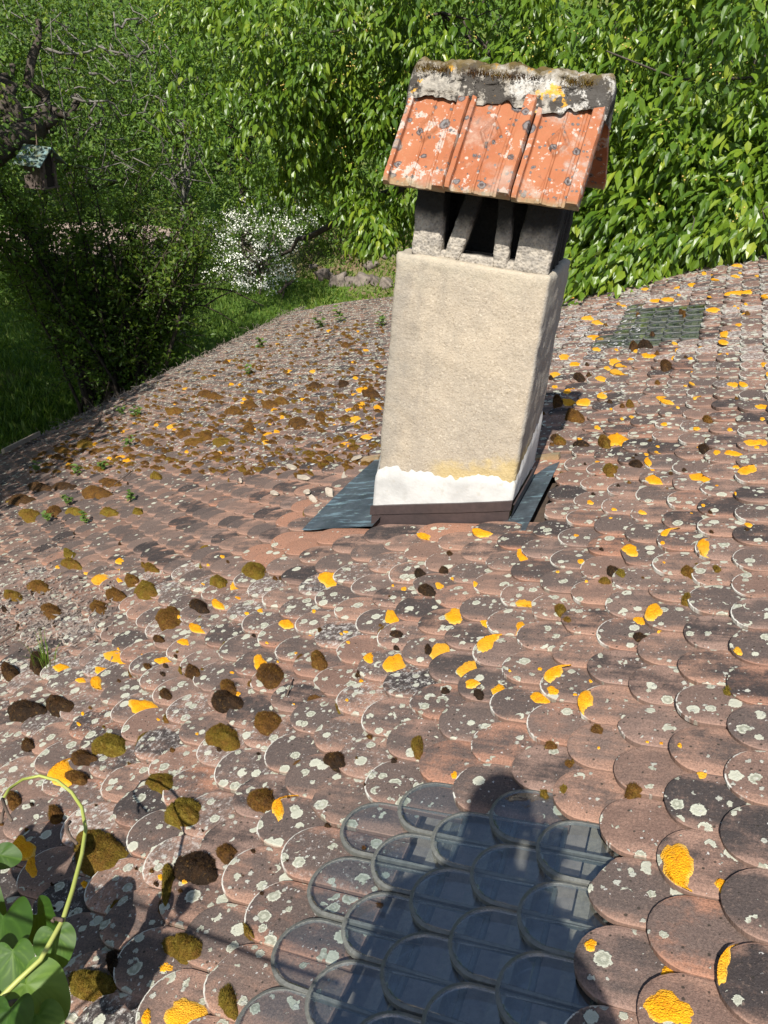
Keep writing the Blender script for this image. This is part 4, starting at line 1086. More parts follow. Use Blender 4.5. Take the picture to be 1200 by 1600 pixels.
WEED = [(135, 810, 'largest leafed weed on the tiles at the shade edge by the eaves'), (105, 785, 'pale weed beside the rust moss cushion near the eaves'), (162, 728, 'branching weed in front of a yellow lichen by the eaves'),
        (120, 735, 'shaded weed among dark moss near the eaves'), (53, 727, 'weed furthest left in the shaded eaves corner'), (200, 690, 'dark green weed near the dry twig on the tiles'), (190, 640, 'small bright weed at the eaves edge near the shrub'),
        (212, 640, 'tiny upright weed right of the bright eaves weed'), (205, 777, 'lone seedling on bare dark tiles'), (75, 810, 'single broad bright leaf seedling beside dead leaves'),
        (498, 505, 'tall feathery weed on the far roof left of the chimney'), (385, 580, 'small weed on the crusted tiles halfway along the far eaves'), (590, 505, 'weed clump next to the chimney top left edge on the far roof'), (406, 536, 'yellow green weed near the far eaves'), (530, 497, 'thin weed near the far edge of the roof')]
for i, (px, py, lab) in enumerate(WEED):
    b_ = np.array(surf(*roof_uv(px, py + 6))); r = np.random.RandomState(i); d = np.linalg.norm(b_)
    h = 19 / F * d * (1.3 if py < 520 else 1.); n = 16
    mb = MB(); P = []; 
    for s_ in range(4):
        a = r.rand() * 6.28; top = b_ + np.array([math.cos(a) * .35, math.sin(a) * .35, 1]) * h * r.uniform(.5, 1.)
        mid = (b_ + top) / 2 + np.array([math.cos(a), math.sin(a), 0]) * h * .05; mb.tube([b_, mid, top], .0018, 4, 0, .2)
        for f in np.linspace(.35, 1, 4): P.append(b_ + (top - b_) * f)
    P = np.array(P); n = len(P); an = r.rand(n) * 6.28
    D = np.c_[np.cos(an), np.sin(an), r.rand(n) * .6 - .1]; Nn = np.c_[r.randn(n) * .3, r.randn(n) * .3, np.ones(n)]
    V, T, k = leaf_arrays(P, D, Nn, h * r.uniform(.30, .5, n), h * r.uniform(.2, .34, n), LEAF5)
    mb.add(V, T, 0, np.repeat(r.rand(n), k))
    tag(link('roof_weed', mb.mesh('roof_weed', M['weed'], False, 'lc')), lab, 'weed', 'weeds sprouting on the roof')

# ================================================================== GARDEN
GZ = -6.0
def ground_z(x, y):
    z = GZ + .10 * noise.noise(Vector((x * .15, y * .15, 0)))
    bank = float(sstep(20.5, 25.5, y + .25 * (x + 10))) * float(sstep(-13.5, -10.5, x)); z += 2.4 * bank + .25 * bank * noise.noise(Vector((x * .8, y * .8, 2)))
    hill = float(sstep(32, 75, y - .25 * x)); z += 20 * hill
    return z
gx = np.linspace(-70, 60, 131); gy = np.linspace(-14, 90, 131); V = []; T = []; MI = []
for i, x in enumerate(gx):
    for j, y in enumerate(gy): V.append((x, y, ground_z(x, y)))
nyg = len(gy)
for i in range(len(gx) - 1):
    for j in range(nyg - 1):
        a = i * nyg + j; T += [(a, a + nyg, a + nyg + 1), (a, a + nyg + 1, a + 1)]
        bk = 1 if (gy[j] + .25 * (gx[i] + 10) > 20.6 and gx[i] > -12.6 and gy[j] < 34) else 0; MI += [bk, bk]
tag(link('ground', mesh_np('ground', V, T, [M['lawn'], M['bank']], MI, True)), kind='structure', label='garden lawn and bank beyond the eaves')
# pale gravel patch glimpsed through the shrub
mb = MB(); q = [on_z(px, py, GZ) for px, py in ((-60, 430), (60, 415), (230, 410), (290, 395), (290, 365), (200, 352), (60, 355), (-60, 365))]
cen = sum(q) / len(q); q = [np.array([p[0], p[1], ground_z(p[0], p[1]) + .12]) for p in q]; cen[2] = ground_z(cen[0], cen[1]) + .12
mb.add([cen] + q, [(0, 1 + k, 1 + (k + 1) % 8) for k in range(8)])
tag(link('gravel_path', mb.mesh('gravel_path', M['gravel'])), kind='structure', label='pale pinkish gravel behind the dark shrub')
# house body below the roof
mb = MB(); e = rp(0, EAVE); mb.box((e[0] + .45, UMIN, GZ - .3), (e[0] + .75, 10.6, e[2] - .02))
tag(link('house_wall', mb.mesh('house_wall', M['wall'])), kind='structure', label='house wall below the eaves')
mb = MB(); mb.box((-2.6, -2.6, -1.66), (2.2, UMIN - .02, -1.52))
tag(link('terrace', mb.mesh('terrace', M['slab'])), kind='structure', label='terrace slab behind the camera')
# grass
mb = MB(); n = 26000
px = rs.uniform(-40, 640, n); py = rs.uniform(395, 800, n); P = []
for a, b in zip(px, py):
    p = on_z(a, b, GZ)
    if p[1] > 34 or p[0] > -6.6: continue
    P.append((p[0], p[1], ground_z(p[0], p[1]) - .02))
P = np.array(P); n = len(P); an = rs.rand(n) * 6.28
D = np.c_[np.cos(an) * .5, np.sin(an) * .5, np.full(n, 1.)]; Nn = np.c_[np.sin(an), -np.cos(an), rs.randn(n) * .2]
tag(link('grass', leaf_mesh('grass', M['grassblade'], P, D, Nn, rs.uniform(.10, .26, n), rs.uniform(.012, .03, n), LEAF2, rs.rand(n))), 'rough lawn grass beyond the eaves', 'grass', kind='stuff')

def crown_points(blobs, n, front=.65, shell=.55, gaps=False):
    """n points spread over blobs (centre, radius), mostly in the outer shell and on the camera's side"""
    vol = np.array([b[1] ** 2 for b in blobs]); pick = rs.choice(len(blobs), n, p=vol / vol.sum())
    C = np.array([b[0] for b in blobs])[pick]; R = np.array([b[1] for b in blobs])[pick]
    d = rs.randn(n, 3); d /= np.linalg.norm(d, axis=1, keepdims=True)
    tc = -C / np.linalg.norm(C, axis=1, keepdims=True); s = (d * tc).sum(1)
    flip = (s < -.1) & (rs.rand(n) < front); d[flip] -= 2 * (d[flip] * tc[flip]).sum(1, keepdims=True) * tc[flip]
    r = R * (shell + (1 - shell) * rs.rand(n) ** .6) * (1 + .34 * np.array([noise.noise(Vector(q * 2.3 + c)) for q, c in zip(d, C)]))
    Q = C + d * r[:, None]
    if gaps:
        g = np.array([noise.noise(Vector(q * .95)) + .7 * noise.noise(Vector(q * 2.3 + 7.)) for q in Q]); ok = g > -.10; return Q[ok], d[ok]
    return Q, d
def make_crown(blobs, nc, per, spread, L, Wd, tpl, mat, droop, name='crown', front=.65, shell=.55, lcb=0., up=.9, tuft=0., gaps=False):
    cp, cd = crown_points(blobs, nc, front, shell, gaps); nc = len(cp); cs_ = np.repeat(rs.uniform(.6, 1.15, nc), per)
    jt = rs.randn(nc * per, 3) * spread; P = np.repeat(cp, per, 0) + jt; n = len(P); od = np.repeat(cd, per, 0)
    D = (od * .55 + rs.randn(n, 3) * .55) * (1 - tuft) + tuft * (jt / (np.linalg.norm(jt, axis=1, keepdims=True) + 1e-6) * .8 + rs.randn(n, 3) * .18 + od * .25) + np.array([0, 0, -droop]); Nn = od * .5 + np.array([0, -.15, up]) + rs.randn(n, 3) * .35
    lc = np.clip(np.repeat(rs.rand(nc), per) * .6 + rs.rand(n) * .45 + lcb - .03, 0, 1)
    return leaf_mesh(name, mat, P, D, Nn, L * cs_ * rs.uniform(.7, 1.15, n), Wd * cs_ * rs.uniform(.75, 1.15, n), tpl, lc), cp
def wob(a, b, n, amp):
    a, b = np.array(a, float), np.array(b, float)
    return [a + (b - a) * i / n + (rs.randn(3) * amp * math.sin(math.pi * i / n)) for i in range(n + 1)]
def limbs(mb, root, targets, r0, r1, amp=.25, k=6):
    for t in targets: mb.tube(wob(root, t, 7, amp), list(np.linspace(r0, r1, 8)), k)

# cherry tree, hanging over the far end of the roof
tr = tag(empty('cherry_tree', (.5, 12.8, GZ)), 'cherry tree with glossy drooping leaves and unripe fruit behind the chimney', 'tree')
cb = [(px, py, d, r) for px, py, d, r in [(450,90,13.0,1.9),(560,40,13,2.0),(690,20,12.6,2.0),(820,40,12.2,2.0),(940,90,11.4,1.9),(1060,90,11,2.0),(1180,80,10.6,2.1),(1290,150,10.2,2.0),
      (1000,280,10.2,1.25),(1120,250,9.9,1.35),(1220,300,9.6,1.2),(905,330,10.6,1.1),(560,190,13.2,1.45),(470,210,13.6,1.2),(690,200,12.6,1.6),(820,240,11.8,1.5),(640,290,12.8,.8),
      (960,400,9.0,.50),(1040,372,8.7,.50),(900,400,9.6,.6),(1110,345,8.6,.5),(1180,325,8.5,.45),(560,300,12.6,.55)]]
blobs = [(at(px, py, d), r) for px, py, d, r in cb]
me, cp = make_crown(blobs, 5600, 13, .095, .155, .060, LEAF5, M['cherryleaf'], .85, shell=.40, tuft=.85, gaps=True)
keep(link('crown', me), tr)
sprays = [(at(px, py, d), r) for px, py, d, r in [(975,425,7.45,.22),(1012,420,7.45,.20),(1050,402,7.5,.2),(940,435,7.5,.16),(960,455,7.2,.10),(893,455,7.6,.12),(896,478,7.2,.09),(1085,390,7.5,.16),(915,430,7.6,.14),(590,372,11.5,.22),(580,350,11.7,.3),(1120,378,7.4,.14),(1180,362,7.3,.16)]]
me, cp2 = make_crown(sprays, 230, 10, .07, .15, .060, LEAF5, M['cherryleaf'], 1.1, 'spray', shell=.1, lcb=.05, tuft=.8)
keep(link('low_spray', me), tr)
fill = [(at(px, py, d), r) for px, py, d, r in [(980,325,9.4,.7),(1060,330,9.2,.7),(1130,320,9.2,.6),(920,380,9.6,.6),(1000,375,9.0,.5),(1190,290,9.2,.7)]]
me, _ = make_crown(fill, 560, 13, .10, .175, .066, LEAF5, M['cherryleaf'], .85, 'crown_lower', shell=.3, tuft=.85)
keep(link('crown_lower', me), tr)
mb = MB(); root = (.5, 12.8, GZ); crotch = np.array([.3, 12.4, -3.2])
mb.tube(wob(root, crotch, 6, .05), list(np.linspace(.24, .18, 7)), 10)
limbs(mb, crotch, [b[0] + np.array([0, .8, 0]) for b in blobs if b[1] > 1.4], .13, .02, .3)
for b in blobs:
    for _ in range(4 if b[1] > 1.3 else 0): t = b[0] + rs.randn(3) * b[1] * .55; mb.tube(wob(b[0], t, 4, .1), list(np.linspace(.022, .006, 5)), 4)
for s_ in sprays: mb.tube(wob(s_[0] + rs.randn(3) * .10 + np.array([0, .35, .12]), s_[0], 5, .03), list(np.linspace(.006, .003, 6)), 4)
mb.tube(wob(at(440, 398, 15.5), at(545, 330, 14.2), 6, .06) + wob(at(545, 330, 14.2), at(640, 290, 13.2), 4, .05)[1:], list(np.linspace(.03, .09, 11)), 6)
keep(link('trunk', mb.mesh('trunk', M['bark'], True)), tr)
ico = bmesh.new(); bmesh.ops.create_icosphere(ico, subdivisions=1, radius=1.); iv = np.array([v.co for v in ico.verts]); it = np.array([[v.index for v in f.verts] for f in ico.faces]); ico.free()
fp, fd = crown_points(blobs, 260, 1., .85); fp = np.repeat(fp, 6, 0) + rs.randn(1560, 3) * .04
Vf = (fp[:, None] + iv[None] * .010).reshape(-1, 3); Tf = (it[None] + (np.arange(len(fp)) * len(iv))[:, None, None]).reshape(-1, 3)
tag(keep(link('fruit', mesh_np('fruit', Vf, Tf, M['fruit'], None, True)), tr), kind='stuff')

# old tree at the left with the bird box
tr = tag(empty('old_fruit_tree', tuple(on_z(-230, 560, GZ))), 'old gnarled fruit tree with pale lichened twigs above the bird box', 'tree')
root = np.array(tr.location); 
blobs = [(at(px, py, d), r) for px, py, d, r in [(-150,60,13,2.2),(20,20,14,1.9),(120,50,14.5,1.4),(60,150,14.5,1.2),(-60,200,13,1.4),(150,150,15.5,.8)]]
shade = [(np.array([-9.0, 2.6, -.6]), 2.5), (np.array([-10.6, 5.4, .2]), 2.9), (np.array([-8.7, .2, .4]), 2.2), (np.array([-12.5, 8.5, .6]), 2.6), (np.array([-11.8, 3.5, 1.2]), 2.6), (np.array([-15.5, 9.5, 1.]), 3.0), (np.array([-6.9, 3.6, -.2]), 1.4), (np.array([-7.4, 5.4, 0.]), 1.2)]
low_shade = [(np.array([-5.5, 1.1, 0.]), 1.35), (np.array([-6.6, 2.2, .1]), 1.3)]
me, _ = make_crown(blobs, 1700, 9, .15, .085, .050, LEAF3, M['leafA'], .15, shell=.2, gaps=True); keep(link('crown', me), tr)
me, _ = make_crown(shade, 8200, 9, .2, .13, .09, LEAF2, M['leafA'], .15, 'crown_outer', front=.0, shell=.3); keep(link('crown_outer', me), tr)
me, _ = make_crown(low_shade, 900, 9, .16, .13, .09, LEAF2, M['leafA'], .15, 'crown_low', front=.0, shell=.2); keep(link('crown_low', me), tr)
mb = MB(); c1 = at(-60, 260, 12.6); c2 = at(60, 200, 13.0)
mb.tube(wob(root, c1, 6, .08), list(np.linspace(.34, .26, 7)), 10)
mb.tube([c1, at(-10, 232, 12.7), at(30, 210, 12.8), c2], [.26, .22, .19, .15], 8)
for tgt, r in [((60, 30), .11), ((120, 148), .10), ((20, 100), .10), ((-40, 40), .12)]:
    e_ = at(*tgt, 13.3); mb.tube(wob(c2 if tgt[0] > 30 else at(20, 214, 12.8), e_, 6, .12), list(np.linspace(r, .04, 7)), 7)
for b in shade: mb.tube(wob(c1, b[0], 6, .3), list(np.linspace(.16, .04, 7)), 6)
keep(link('trunk', mb.mesh('trunk', M['bark'], True)), tr)
mb = MB()
for (pa, pb) in [((110, 150), (230, 175)), ((120, 148), (175, 180)), ((70, 75), (215, 88)), ((215, 88), (240, 70)), ((0, 180), (60, 190)), ((90, 60), (130, 118)), ((140, 115), (210, 130)), ((180, 40), (225, 30)), ((150, 160), (120, 230)), ((60, 205), (0, 237)), ((200, 90), (150, 60))]:
    mb.tube(wob(at(*pa, 13.1), at(*pb, 13.4), 7, .06), list(np.linspace(.022, .008, 8)), 5)
for _ in range(70):
    a = at(rs.uniform(-20, 260), rs.uniform(0, 290), rs.uniform(12.8, 14.5)); mb.tube(wob(a, a + rs.randn(3) * .5, 4, .06), list(np.linspace(.011, .004, 5)), 4)
tag(keep(link('twigs', mb.mesh('twigs', M['barkpale'], True)), tr), kind='stuff')

# bird box
bx = tag(empty('bird_house', tuple(at(62, 262, 12.4))), 'small wooden bird house with blue green metal roof hanging in the left tree', 'bird house')
o0 = Vector(at(62, 262, 12.4)); yaw = math.radians(95)
def bpart(name, V, T, mat):
    mb = MB(); Rz = Matrix.Rotation(yaw, 3, 'Z'); mb.add([tuple(o0 + Rz @ Vector(v)) for v in V], T); return keep(link(name, mb.mesh(name, mat)), bx)
def qbox(x0, x1, y0, y1, z0, z1):
    V = [(x0,y0,z0),(x1,y0,z0),(x1,y1,z0),(x0,y1,z0),(x0,y0,z1),(x1,y0,z1),(x1,y1,z1),(x0,y1,z1)]
    Q = [(0,3,2,1),(4,5,6,7),(0,1,5,4),(1,2,6,5),(2,3,7,6),(3,0,4,7)]; return V, [t for q in Q for t in ((q[0],q[1],q[2]),(q[0],q[2],q[3]))]
bpart('side_wall', *qbox(-.16, -.135, -.13, .13, -.22, .13), M['birdwood']); bpart('side_wall', *qbox(.135, .16, -.13, .13, -.22, .13), M['birdwood'])
bpart('front_wall', [(-.135,-.13,-.22),(.135,-.13,-.22),(.135,-.13,.13),(0,-.13,.25),(-.135,-.13,.13),(-.135,-.11,-.22),(.135,-.11,-.22),(.135,-.11,.13),(0,-.11,.25),(-.135,-.11,.13)],
      [(0,1,2),(0,2,4),(4,2,3),(6,5,7),(5,9,7),(9,8,7),(0,5,6),(0,6,1)], M['birddark'])
bpart('corner_board', *qbox(-.135, -.085, -.150, -.128, -.22, .13), M['birdwood']); bpart('corner_board', *qbox(.085, .135, -.150, -.128, -.22, .13), M['birdwood'])
bpart('back_wall', *qbox(-.135, .135, .11, .13, -.22, .2), M['birdwood']); bpart('floor_board', *qbox(-.17, .17, -.15, .15, -.245, -.222), M['birdwood'])
for s_ in (-1, 1):
    V = []
    for y in (-.22, .20):
        for x, z in ((0, .27), (s_ * .27, .06), (s_ * .27, .045), (0, .25)): V.append((x, y, z))
    bpart('roof_panel', V, [(0,1,5),(0,5,4),(2,3,7),(2,7,6),(1,2,6),(1,6,5),(3,0,4),(3,4,7),(0,3,2),(0,2,1),(4,5,6),(4,6,7)], M['birdroof'])
mb = MB(); mb.tube([o0 + Vector((0, 0, .27)), Vector(at(55, 195, 12.6))], .008, 5); keep(link('hanging_wire', mb.mesh('hanging_wire', M['twig'])), bx)

# big multi-stemmed shrub below the eaves
sb = on_z(185, 660, GZ); tr = tag(empty('shrub', tuple(sb)), 'large dark multi-stemmed shrub growing just beyond the eaves', 'shrub')
mb = MB(); LP = []; LD = []
ds = np.linalg.norm(sb)
for i in range(70):
    tx, ty = rs.uniform(-60, 340), rs.uniform(235, 420); 
    if tx > 240: ty = rs.uniform(330, 470)
    tip = at(tx, ty, ds + rs.uniform(-1.6, 1.8)); st = sb + np.array([rs.randn() * .30, rs.randn() * .30, 0])
    mid = st + (tip - st) * .5 + np.array([(tip[0] - st[0]) * -.18, (tip[1] - st[1]) * -.18, .35])
    pts = [st * (1 - f) ** 2 + mid * 2 * f * (1 - f) + tip * f * f + rs.randn(3) * .03 for f in np.linspace(0, 1, 9)]
    mb.tube(pts, list(np.linspace(rs.uniform(.022, .06), .006, 9)), 5)
    for f in np.linspace(.25, 1, 15):
        p = st * (1 - f) ** 2 + mid * 2 * f * (1 - f) + tip * f * f
        for _ in range(2):
            e_ = p + rs.randn(3) * np.array([.38, .38, .30]) * (1.1 - .3 * f) + np.array([0, 0, .12]); mb.tube([p, (p + e_) / 2 + rs.randn(3) * .03, e_], [.007, .005, .003], 3)
            for g in np.linspace(.3, 1, 5): LP.append(p + (e_ - p) * g)
for pts in ([(235, 480), (290, 455), (330, 449), (365, 455), (395, 470), (412, 478)], [(250, 480), (280, 473), (320, 478), (345, 490), (368, 505)], [(320, 478), (340, 465), (368, 453)]):
    mb.tube([at(x, y, ds - .6) for x, y in pts], list(np.linspace(.018, .008, len(pts))), 5)
keep(link('stems', mb.mesh('stems', M['shrubtwig'], True)), tr)
LP = np.repeat(np.array(LP), 4, 0) + rs.randn(len(LP) * 4, 3) * .05; n = len(LP)
D = rs.randn(n, 3) * .7 + np.array([0, 0, .25]); Nn = rs.randn(n, 3) * .5 + np.array([0, -.2, .8])
keep(link('crown', leaf_mesh('crown', M['leafD'], LP, D, Nn, rs.uniform(.05, .105, n), rs.uniform(.028, .055, n), LEAF2, np.clip(rs.rand(n) * .8 + .1 * sstep(-4, -1.8, LP[:, 2]), 0, 1))), tr)

# young tree in the gap, and the trees behind
def simple_tree(name, label, base, blobs, nc, per, L, Wd, leaf, bark, tr_r, spread=.2, tpl=LEAF3, group=None, cat='tree', droop=.2, twigs=3, shell=.3, front=.65):
    t = tag(empty(name, tuple(base)), label, cat, group)
    me, _ = make_crown(blobs, nc, per, spread, L, Wd, tpl, leaf, droop, shell=shell, front=front, gaps=True); keep(link('crown', me), t)
    mb = MB(); top = np.mean([b[0] for b in blobs], 0); fork = np.array(base) * .45 + top * .55; fork[:2] = base[:2] * .6 + top[:2] * .4
    mb.tube(wob(base, fork, 6, .06), list(np.linspace(tr_r, tr_r * .65, 7)), 8)
    limbs(mb, fork, [b[0] for b in blobs], tr_r * .5, tr_r * .12, .2)
    for b in blobs:
        for _ in range(twigs): mb.tube(wob(b[0], b[0] + rs.randn(3) * b[1] * .6, 4, .08), list(np.linspace(tr_r * .12, tr_r * .04, 5)), 4)
    keep(link('trunk', mb.mesh('trunk', bark, True)), t); return t
def gpt(px, dist, py=500):
    d = ray(px, py); d = d.copy(); h = d[:2] / np.linalg.norm(d[:2]) * dist; return np.array([h[0], h[1], ground_z(h[0], h[1])])
def B(*l): return [(at(px, py, d), r) for px, py, d, r in l]
simple_tree('young_tree', 'slender young tree with bright green leaves in the gap left of the cherry', gpt(287, 18.0), B((285,60,18,1.0),(310,120,18.3,1.0),(250,150,18,.9),(290,200,18,.9),(340,60,18.4,.9),(330,190,18.3,.7),(225,90,17.8,.8),(285,10,18,.9),(255,230,17.8,.6)), 620, 9, .105, .068, M['leafB'], M['barkpale'], .06, .16, LEAF3)
simple_tree('broadleaf_tree', 'tall leafy tree behind the young tree, left of the cherry', gpt(390, 24), B((380,40,24,2.2),(330,120,24.5,1.9),(420,150,24,1.9),(360,220,24,1.6),(440,60,25,2.),(300,30,25,2.),(330,270,24,1.1)), 1900, 9, .155, .095, M['leafF'], M['bark'], .2, .28, LEAF3)
simple_tree('bushy_tree', 'bushy tree behind the bird house at the left edge', gpt(60, 22), B((40,120,22,2.3),(130,180,22,2.),(-40,40,23,2.4),(200,100,23,2.2),(110,20,23,2.3),(30,280,21,1.3),(190,250,22,1.5),(250,290,22,1.0)), 2200, 9, .15, .09, M['leafF'], M['bark'], .2, .22, LEAF3)
LB = ['dark tree far behind the bird house, furthest left of the back row', 'dark tree far behind the old fruit tree twigs', 'dark tree far behind the young tree', 'dark tree far behind, hidden by cherry leaves above the flowering bush', 'dark tree far behind the chimney cap', 'dark tree far behind the cherry right of the chimney', 'dark tree far behind the cherry at the right edge']
for i, px in enumerate((-40, 130, 300, 480, 680, 900, 1130)):
    d = 33 + 3 * (i % 2); base = gpt(px, d)
    bl = [(at(px + rs.uniform(-110, 110), rs.uniform(-60, 260), d + rs.uniform(-1.5, 1.5)), rs.uniform(2.4, 3.4)) for _ in range(7)]
    simple_tree('dark_tree', LB[i], base, bl, 1000, 9, .20, .13, M['leafF'], M['bark'], .3, .45, LEAF2, 'trees in the back row', droop=.1, twigs=1)
# low undergrowth under the trees
LP = []
for px, py, d, r in [(x, y, dd, rr) for x, y, dd, rr in [(420,290,24,1.4),(520,300,25,1.5),(600,330,25,1.3),(350,300,24,1.2),(560,360,24.5,.8),(480,300,24.5,1.2),(640,360,25,1.2),(700,380,24,1.5),(800,400,22,1.8),(930,380,18,1.8),(1080,340,16,1.8),(1200,320,15,1.6)]]: LP.append((at(px, py, d), r))
me, _ = make_crown(LP, 2200, 9, .25, .11, .07, LEAF3, M['leafA'], .1, 'undergrowth', shell=.5); tag(link('undergrowth', me), 'tangled green undergrowth on the bank below the trees', 'undergrowth', kind='stuff')
# white flowering bush
fb = on_z(405, 462, GZ); d = np.linalg.norm(fb); fb[2] = ground_z(fb[0], fb[1])
blobs = B((375,415,d,.50),(420,400,d+.3,.50),(350,385,d+.2,.45),(440,350,d+.8,.45),(400,352,d+.6,.5),(468,325,d+1.,.40),(365,345,d+.6,.42),(335,432,d-.2,.32),(412,442,d-.2,.35),(458,372,d+.5,.35),(385,322,d+.8,.4),(330,360,d+.3,.35),(490,345,d+1.2,.3),(380,440,d-.3,.35),(445,425,d+.1,.3),(430,315,d+1.,.3))
t = simple_tree('flowering_bush', 'bush covered in small white flowers at the foot of the bank', fb, blobs, 900, 7, .06, .035, M['leafA'], M['bark'], .05, .12, LEAF2, cat='bush')
cp, cd = crown_points(blobs, 430, .95, .35); P = np.repeat(cp, 11, 0) + rs.randn(4730, 3) * np.array([.10, .06, .035]); n = len(P); od = np.repeat(cd, 11, 0)
Nn = od + rs.randn(n, 3) * .5; D = np.cross(Nn, rs.randn(n, 3))
tag(keep(link('flowers', leaf_mesh('flowers', M['petal'], P, D, Nn, rs.uniform(.035, .06, n), rs.uniform(.035, .055, n), LEAF2, rs.rand(n))), t), kind='stuff')
# stones at the foot of the bank
ROCKS = [(508,424,22,22,'pale stone nearest the flowering bush in the bank row'), (528,434,26,26,'brown upright stone second from the flowering bush'), (548,436,20,20,'grey squat stone third from the flowering bush'), (566,432,24,18,'dark rounded stone in the middle of the bank row'),
         (588,438,22,14,'low grey stone left of the chimney shoulder'), (606,440,20,14,'stone half hidden by the chimney shoulder'), (578,412,18,16,'lichened stone higher on the bank above the row'), (618,368,22,12,'flat pale slab beside the slotted chimney block'), (610,388,24,18,'long tilted stone on the bank beside the chimney'), (490,415,14,10,'small pale stone at the end of the bank row')]
for i, (px, py, w, h, lab) in enumerate(ROCKS):
    d = ray(px, py + h / 2); s_ = None
    for tt in np.arange(14, 40, .1):
        p = d / np.linalg.norm(d) * tt
        if p[2] < ground_z(p[0], p[1]): s_ = p; break
    if s_ is None: continue
    sc = np.linalg.norm(s_) / F; bm = bmesh.new(); bmesh.ops.create_icosphere(bm, subdivisions=3, radius=1.)
    for v in bm.verts:
        q = v.co; k = 1 + .62 * noise.noise(q * 1.1 + Vector((i * 5., 0, 0))) + .25 * noise.noise(q * 3.2 + Vector((0, i * 3., 0)))
        q = Vector([math.copysign(abs(a) ** .6, a) for a in q]) * k
        v.co = (q.x * w * .50 * sc, q.y * w * .5 * sc, q.z * h * .48 * sc)
    me = bpy.data.meshes.new('garden_rock'); bm.to_mesh(me); bm.free(); me.materials.append(M['rock'])
    for f in me.polygons: f.use_smooth = True
    o = tag(link('garden_rock', me), lab, 'rock', 'stones along the foot of the bank'); o.location = s_ + np.array([0, 0, h * .18 * sc]); o.rotation_euler = (rs.randn() * .2, rs.randn() * .2, rs.rand() * 3)
def log(pa, pb, r, lab):
    a = on_z(*pa, GZ); b = on_z(*pb, GZ); a[2] = ground_z(a[0], a[1]) + r; b[2] = ground_z(b[0], b[1]) + r + .15
    mb = MB(); mb.tube(wob(a, b, 5, .03), list(np.linspace(r, r * .8, 6)), 8); tag(link('fallen_branch', mb.mesh('fallen_branch', M['twig'], True)), lab, 'branch', 'cut wood at the foot of the bank')
log((434, 463), (458, 452), .05, 'short brown log end lying on the grass below the flowers'); log((440, 470), (450, 445), .03, 'thin pale stick leaning by the log on the grass')
# dry plants on the bank
mb = MB(); P = []
for _ in range(6000):
    px, py = rs.uniform(470, 660), rs.uniform(340, 470); p = on_z(px, py, GZ + 1.0); P.append((p[0], p[1], ground_z(p[0], p[1])))
P = np.array(P); n = len(P); D = rs.randn(n, 3) * .6 + np.array([0, 0, .6]); Nn = rs.randn(n, 3) + np.array([0, -.5, .5])
tag(link('bank_weeds', leaf_mesh('bank_weeds', M['grassblade'], P, D, Nn, rs.uniform(.08, .25, n), rs.uniform(.03, .07, n), LEAF2, np.clip(rs.rand(n) * 1.2, 0, 1))), 'low weeds and dry stalks covering the bank', 'weeds', kind='stuff')
# mossy board at the eaves corner
a, b = Vector(rp(*roof_uv(4, 712), .02)), Vector(rp(*roof_uv(60, 684), .02)); mb = MB()
dx = (b - a); up_ = Vector(RU) * .05
V = [a, b, b + up_, a + up_]; V += [v + Vector((0, 0, .05)) for v in V]
mb.add([tuple(v) for v in V], [(0,3,2),(0,2,1),(4,5,6),(4,6,7),(0,1,5),(0,5,4),(1,2,6),(1,6,5),(2,3,7),(2,7,6),(3,0,4),(3,4,7)])
tag(link('eaves_board', mb.mesh('eaves_board', M['batten'])), 'weathered pale board end at the shaded corner of the eaves', 'board')

# ================================================================== VINE AND PERSON IN FRONT
vt = tag(empty('vine', (-.62, .30, -1.55)), 'climbing vine with broad green leaves and an arching pale tendril at the lower corner', 'vine')
mb = MB()
def rdist(px, py):
    d = ray(px, py); d = d / np.linalg.norm(d); return -HN / (d @ RN)
def chain(pts, dist): return [at(x, y, rdist(x, y) * f_) for (x, y), f_ in zip(pts, np.linspace(dist[0], dist[1], len(pts)))]
tend = [(-30, 1590), (0, 1560), (30, 1530), (63, 1500), (98, 1438), (113, 1392), (128, 1335), (134, 1295), (128, 1262), (112, 1238), (90, 1220), (62, 1212), (35, 1218), (14, 1233), (5, 1248)]
mb.tube(chain(tend, (.80, .69)), list(np.linspace(.0046, .0028, len(tend))), 8)
keep(link('tendril', mb.mesh('tendril', (lambda n: n.fin(n.bsdf(n.mix(n.noise(n.pos(), 9, 3)[0], (.24, .30, .03), (.36, .36, .12)), .5, None, .4)))(N('tendril_green')), True)), vt)
for pl, dd, rr_ in (([(4, 1248), (8, 1262), (14, 1275), (18, 1282)], (.69, .69), .0034), ([(8, 1262), (4, 1272), (2, 1285)], (.69, .69), .003), ([(112, 1312), (106, 1300), (104, 1290), (110, 1283)], (.71, .71), .0034),
                   ([(106, 1300), (112, 1310), (120, 1318)], (.71, .71), .003), ([(-30, 1575), (0, 1571), (20, 1568), (34, 1566)], (.8, .8), .006), ([(98, 1438), (85, 1435), (82, 1440)], (.765, .765), .0036)):
    mb = MB(); mb.tube(chain(pl, dd), rr_, 6); keep(link('shoot', mb.mesh('shoot', M['twig'], True)), vt)
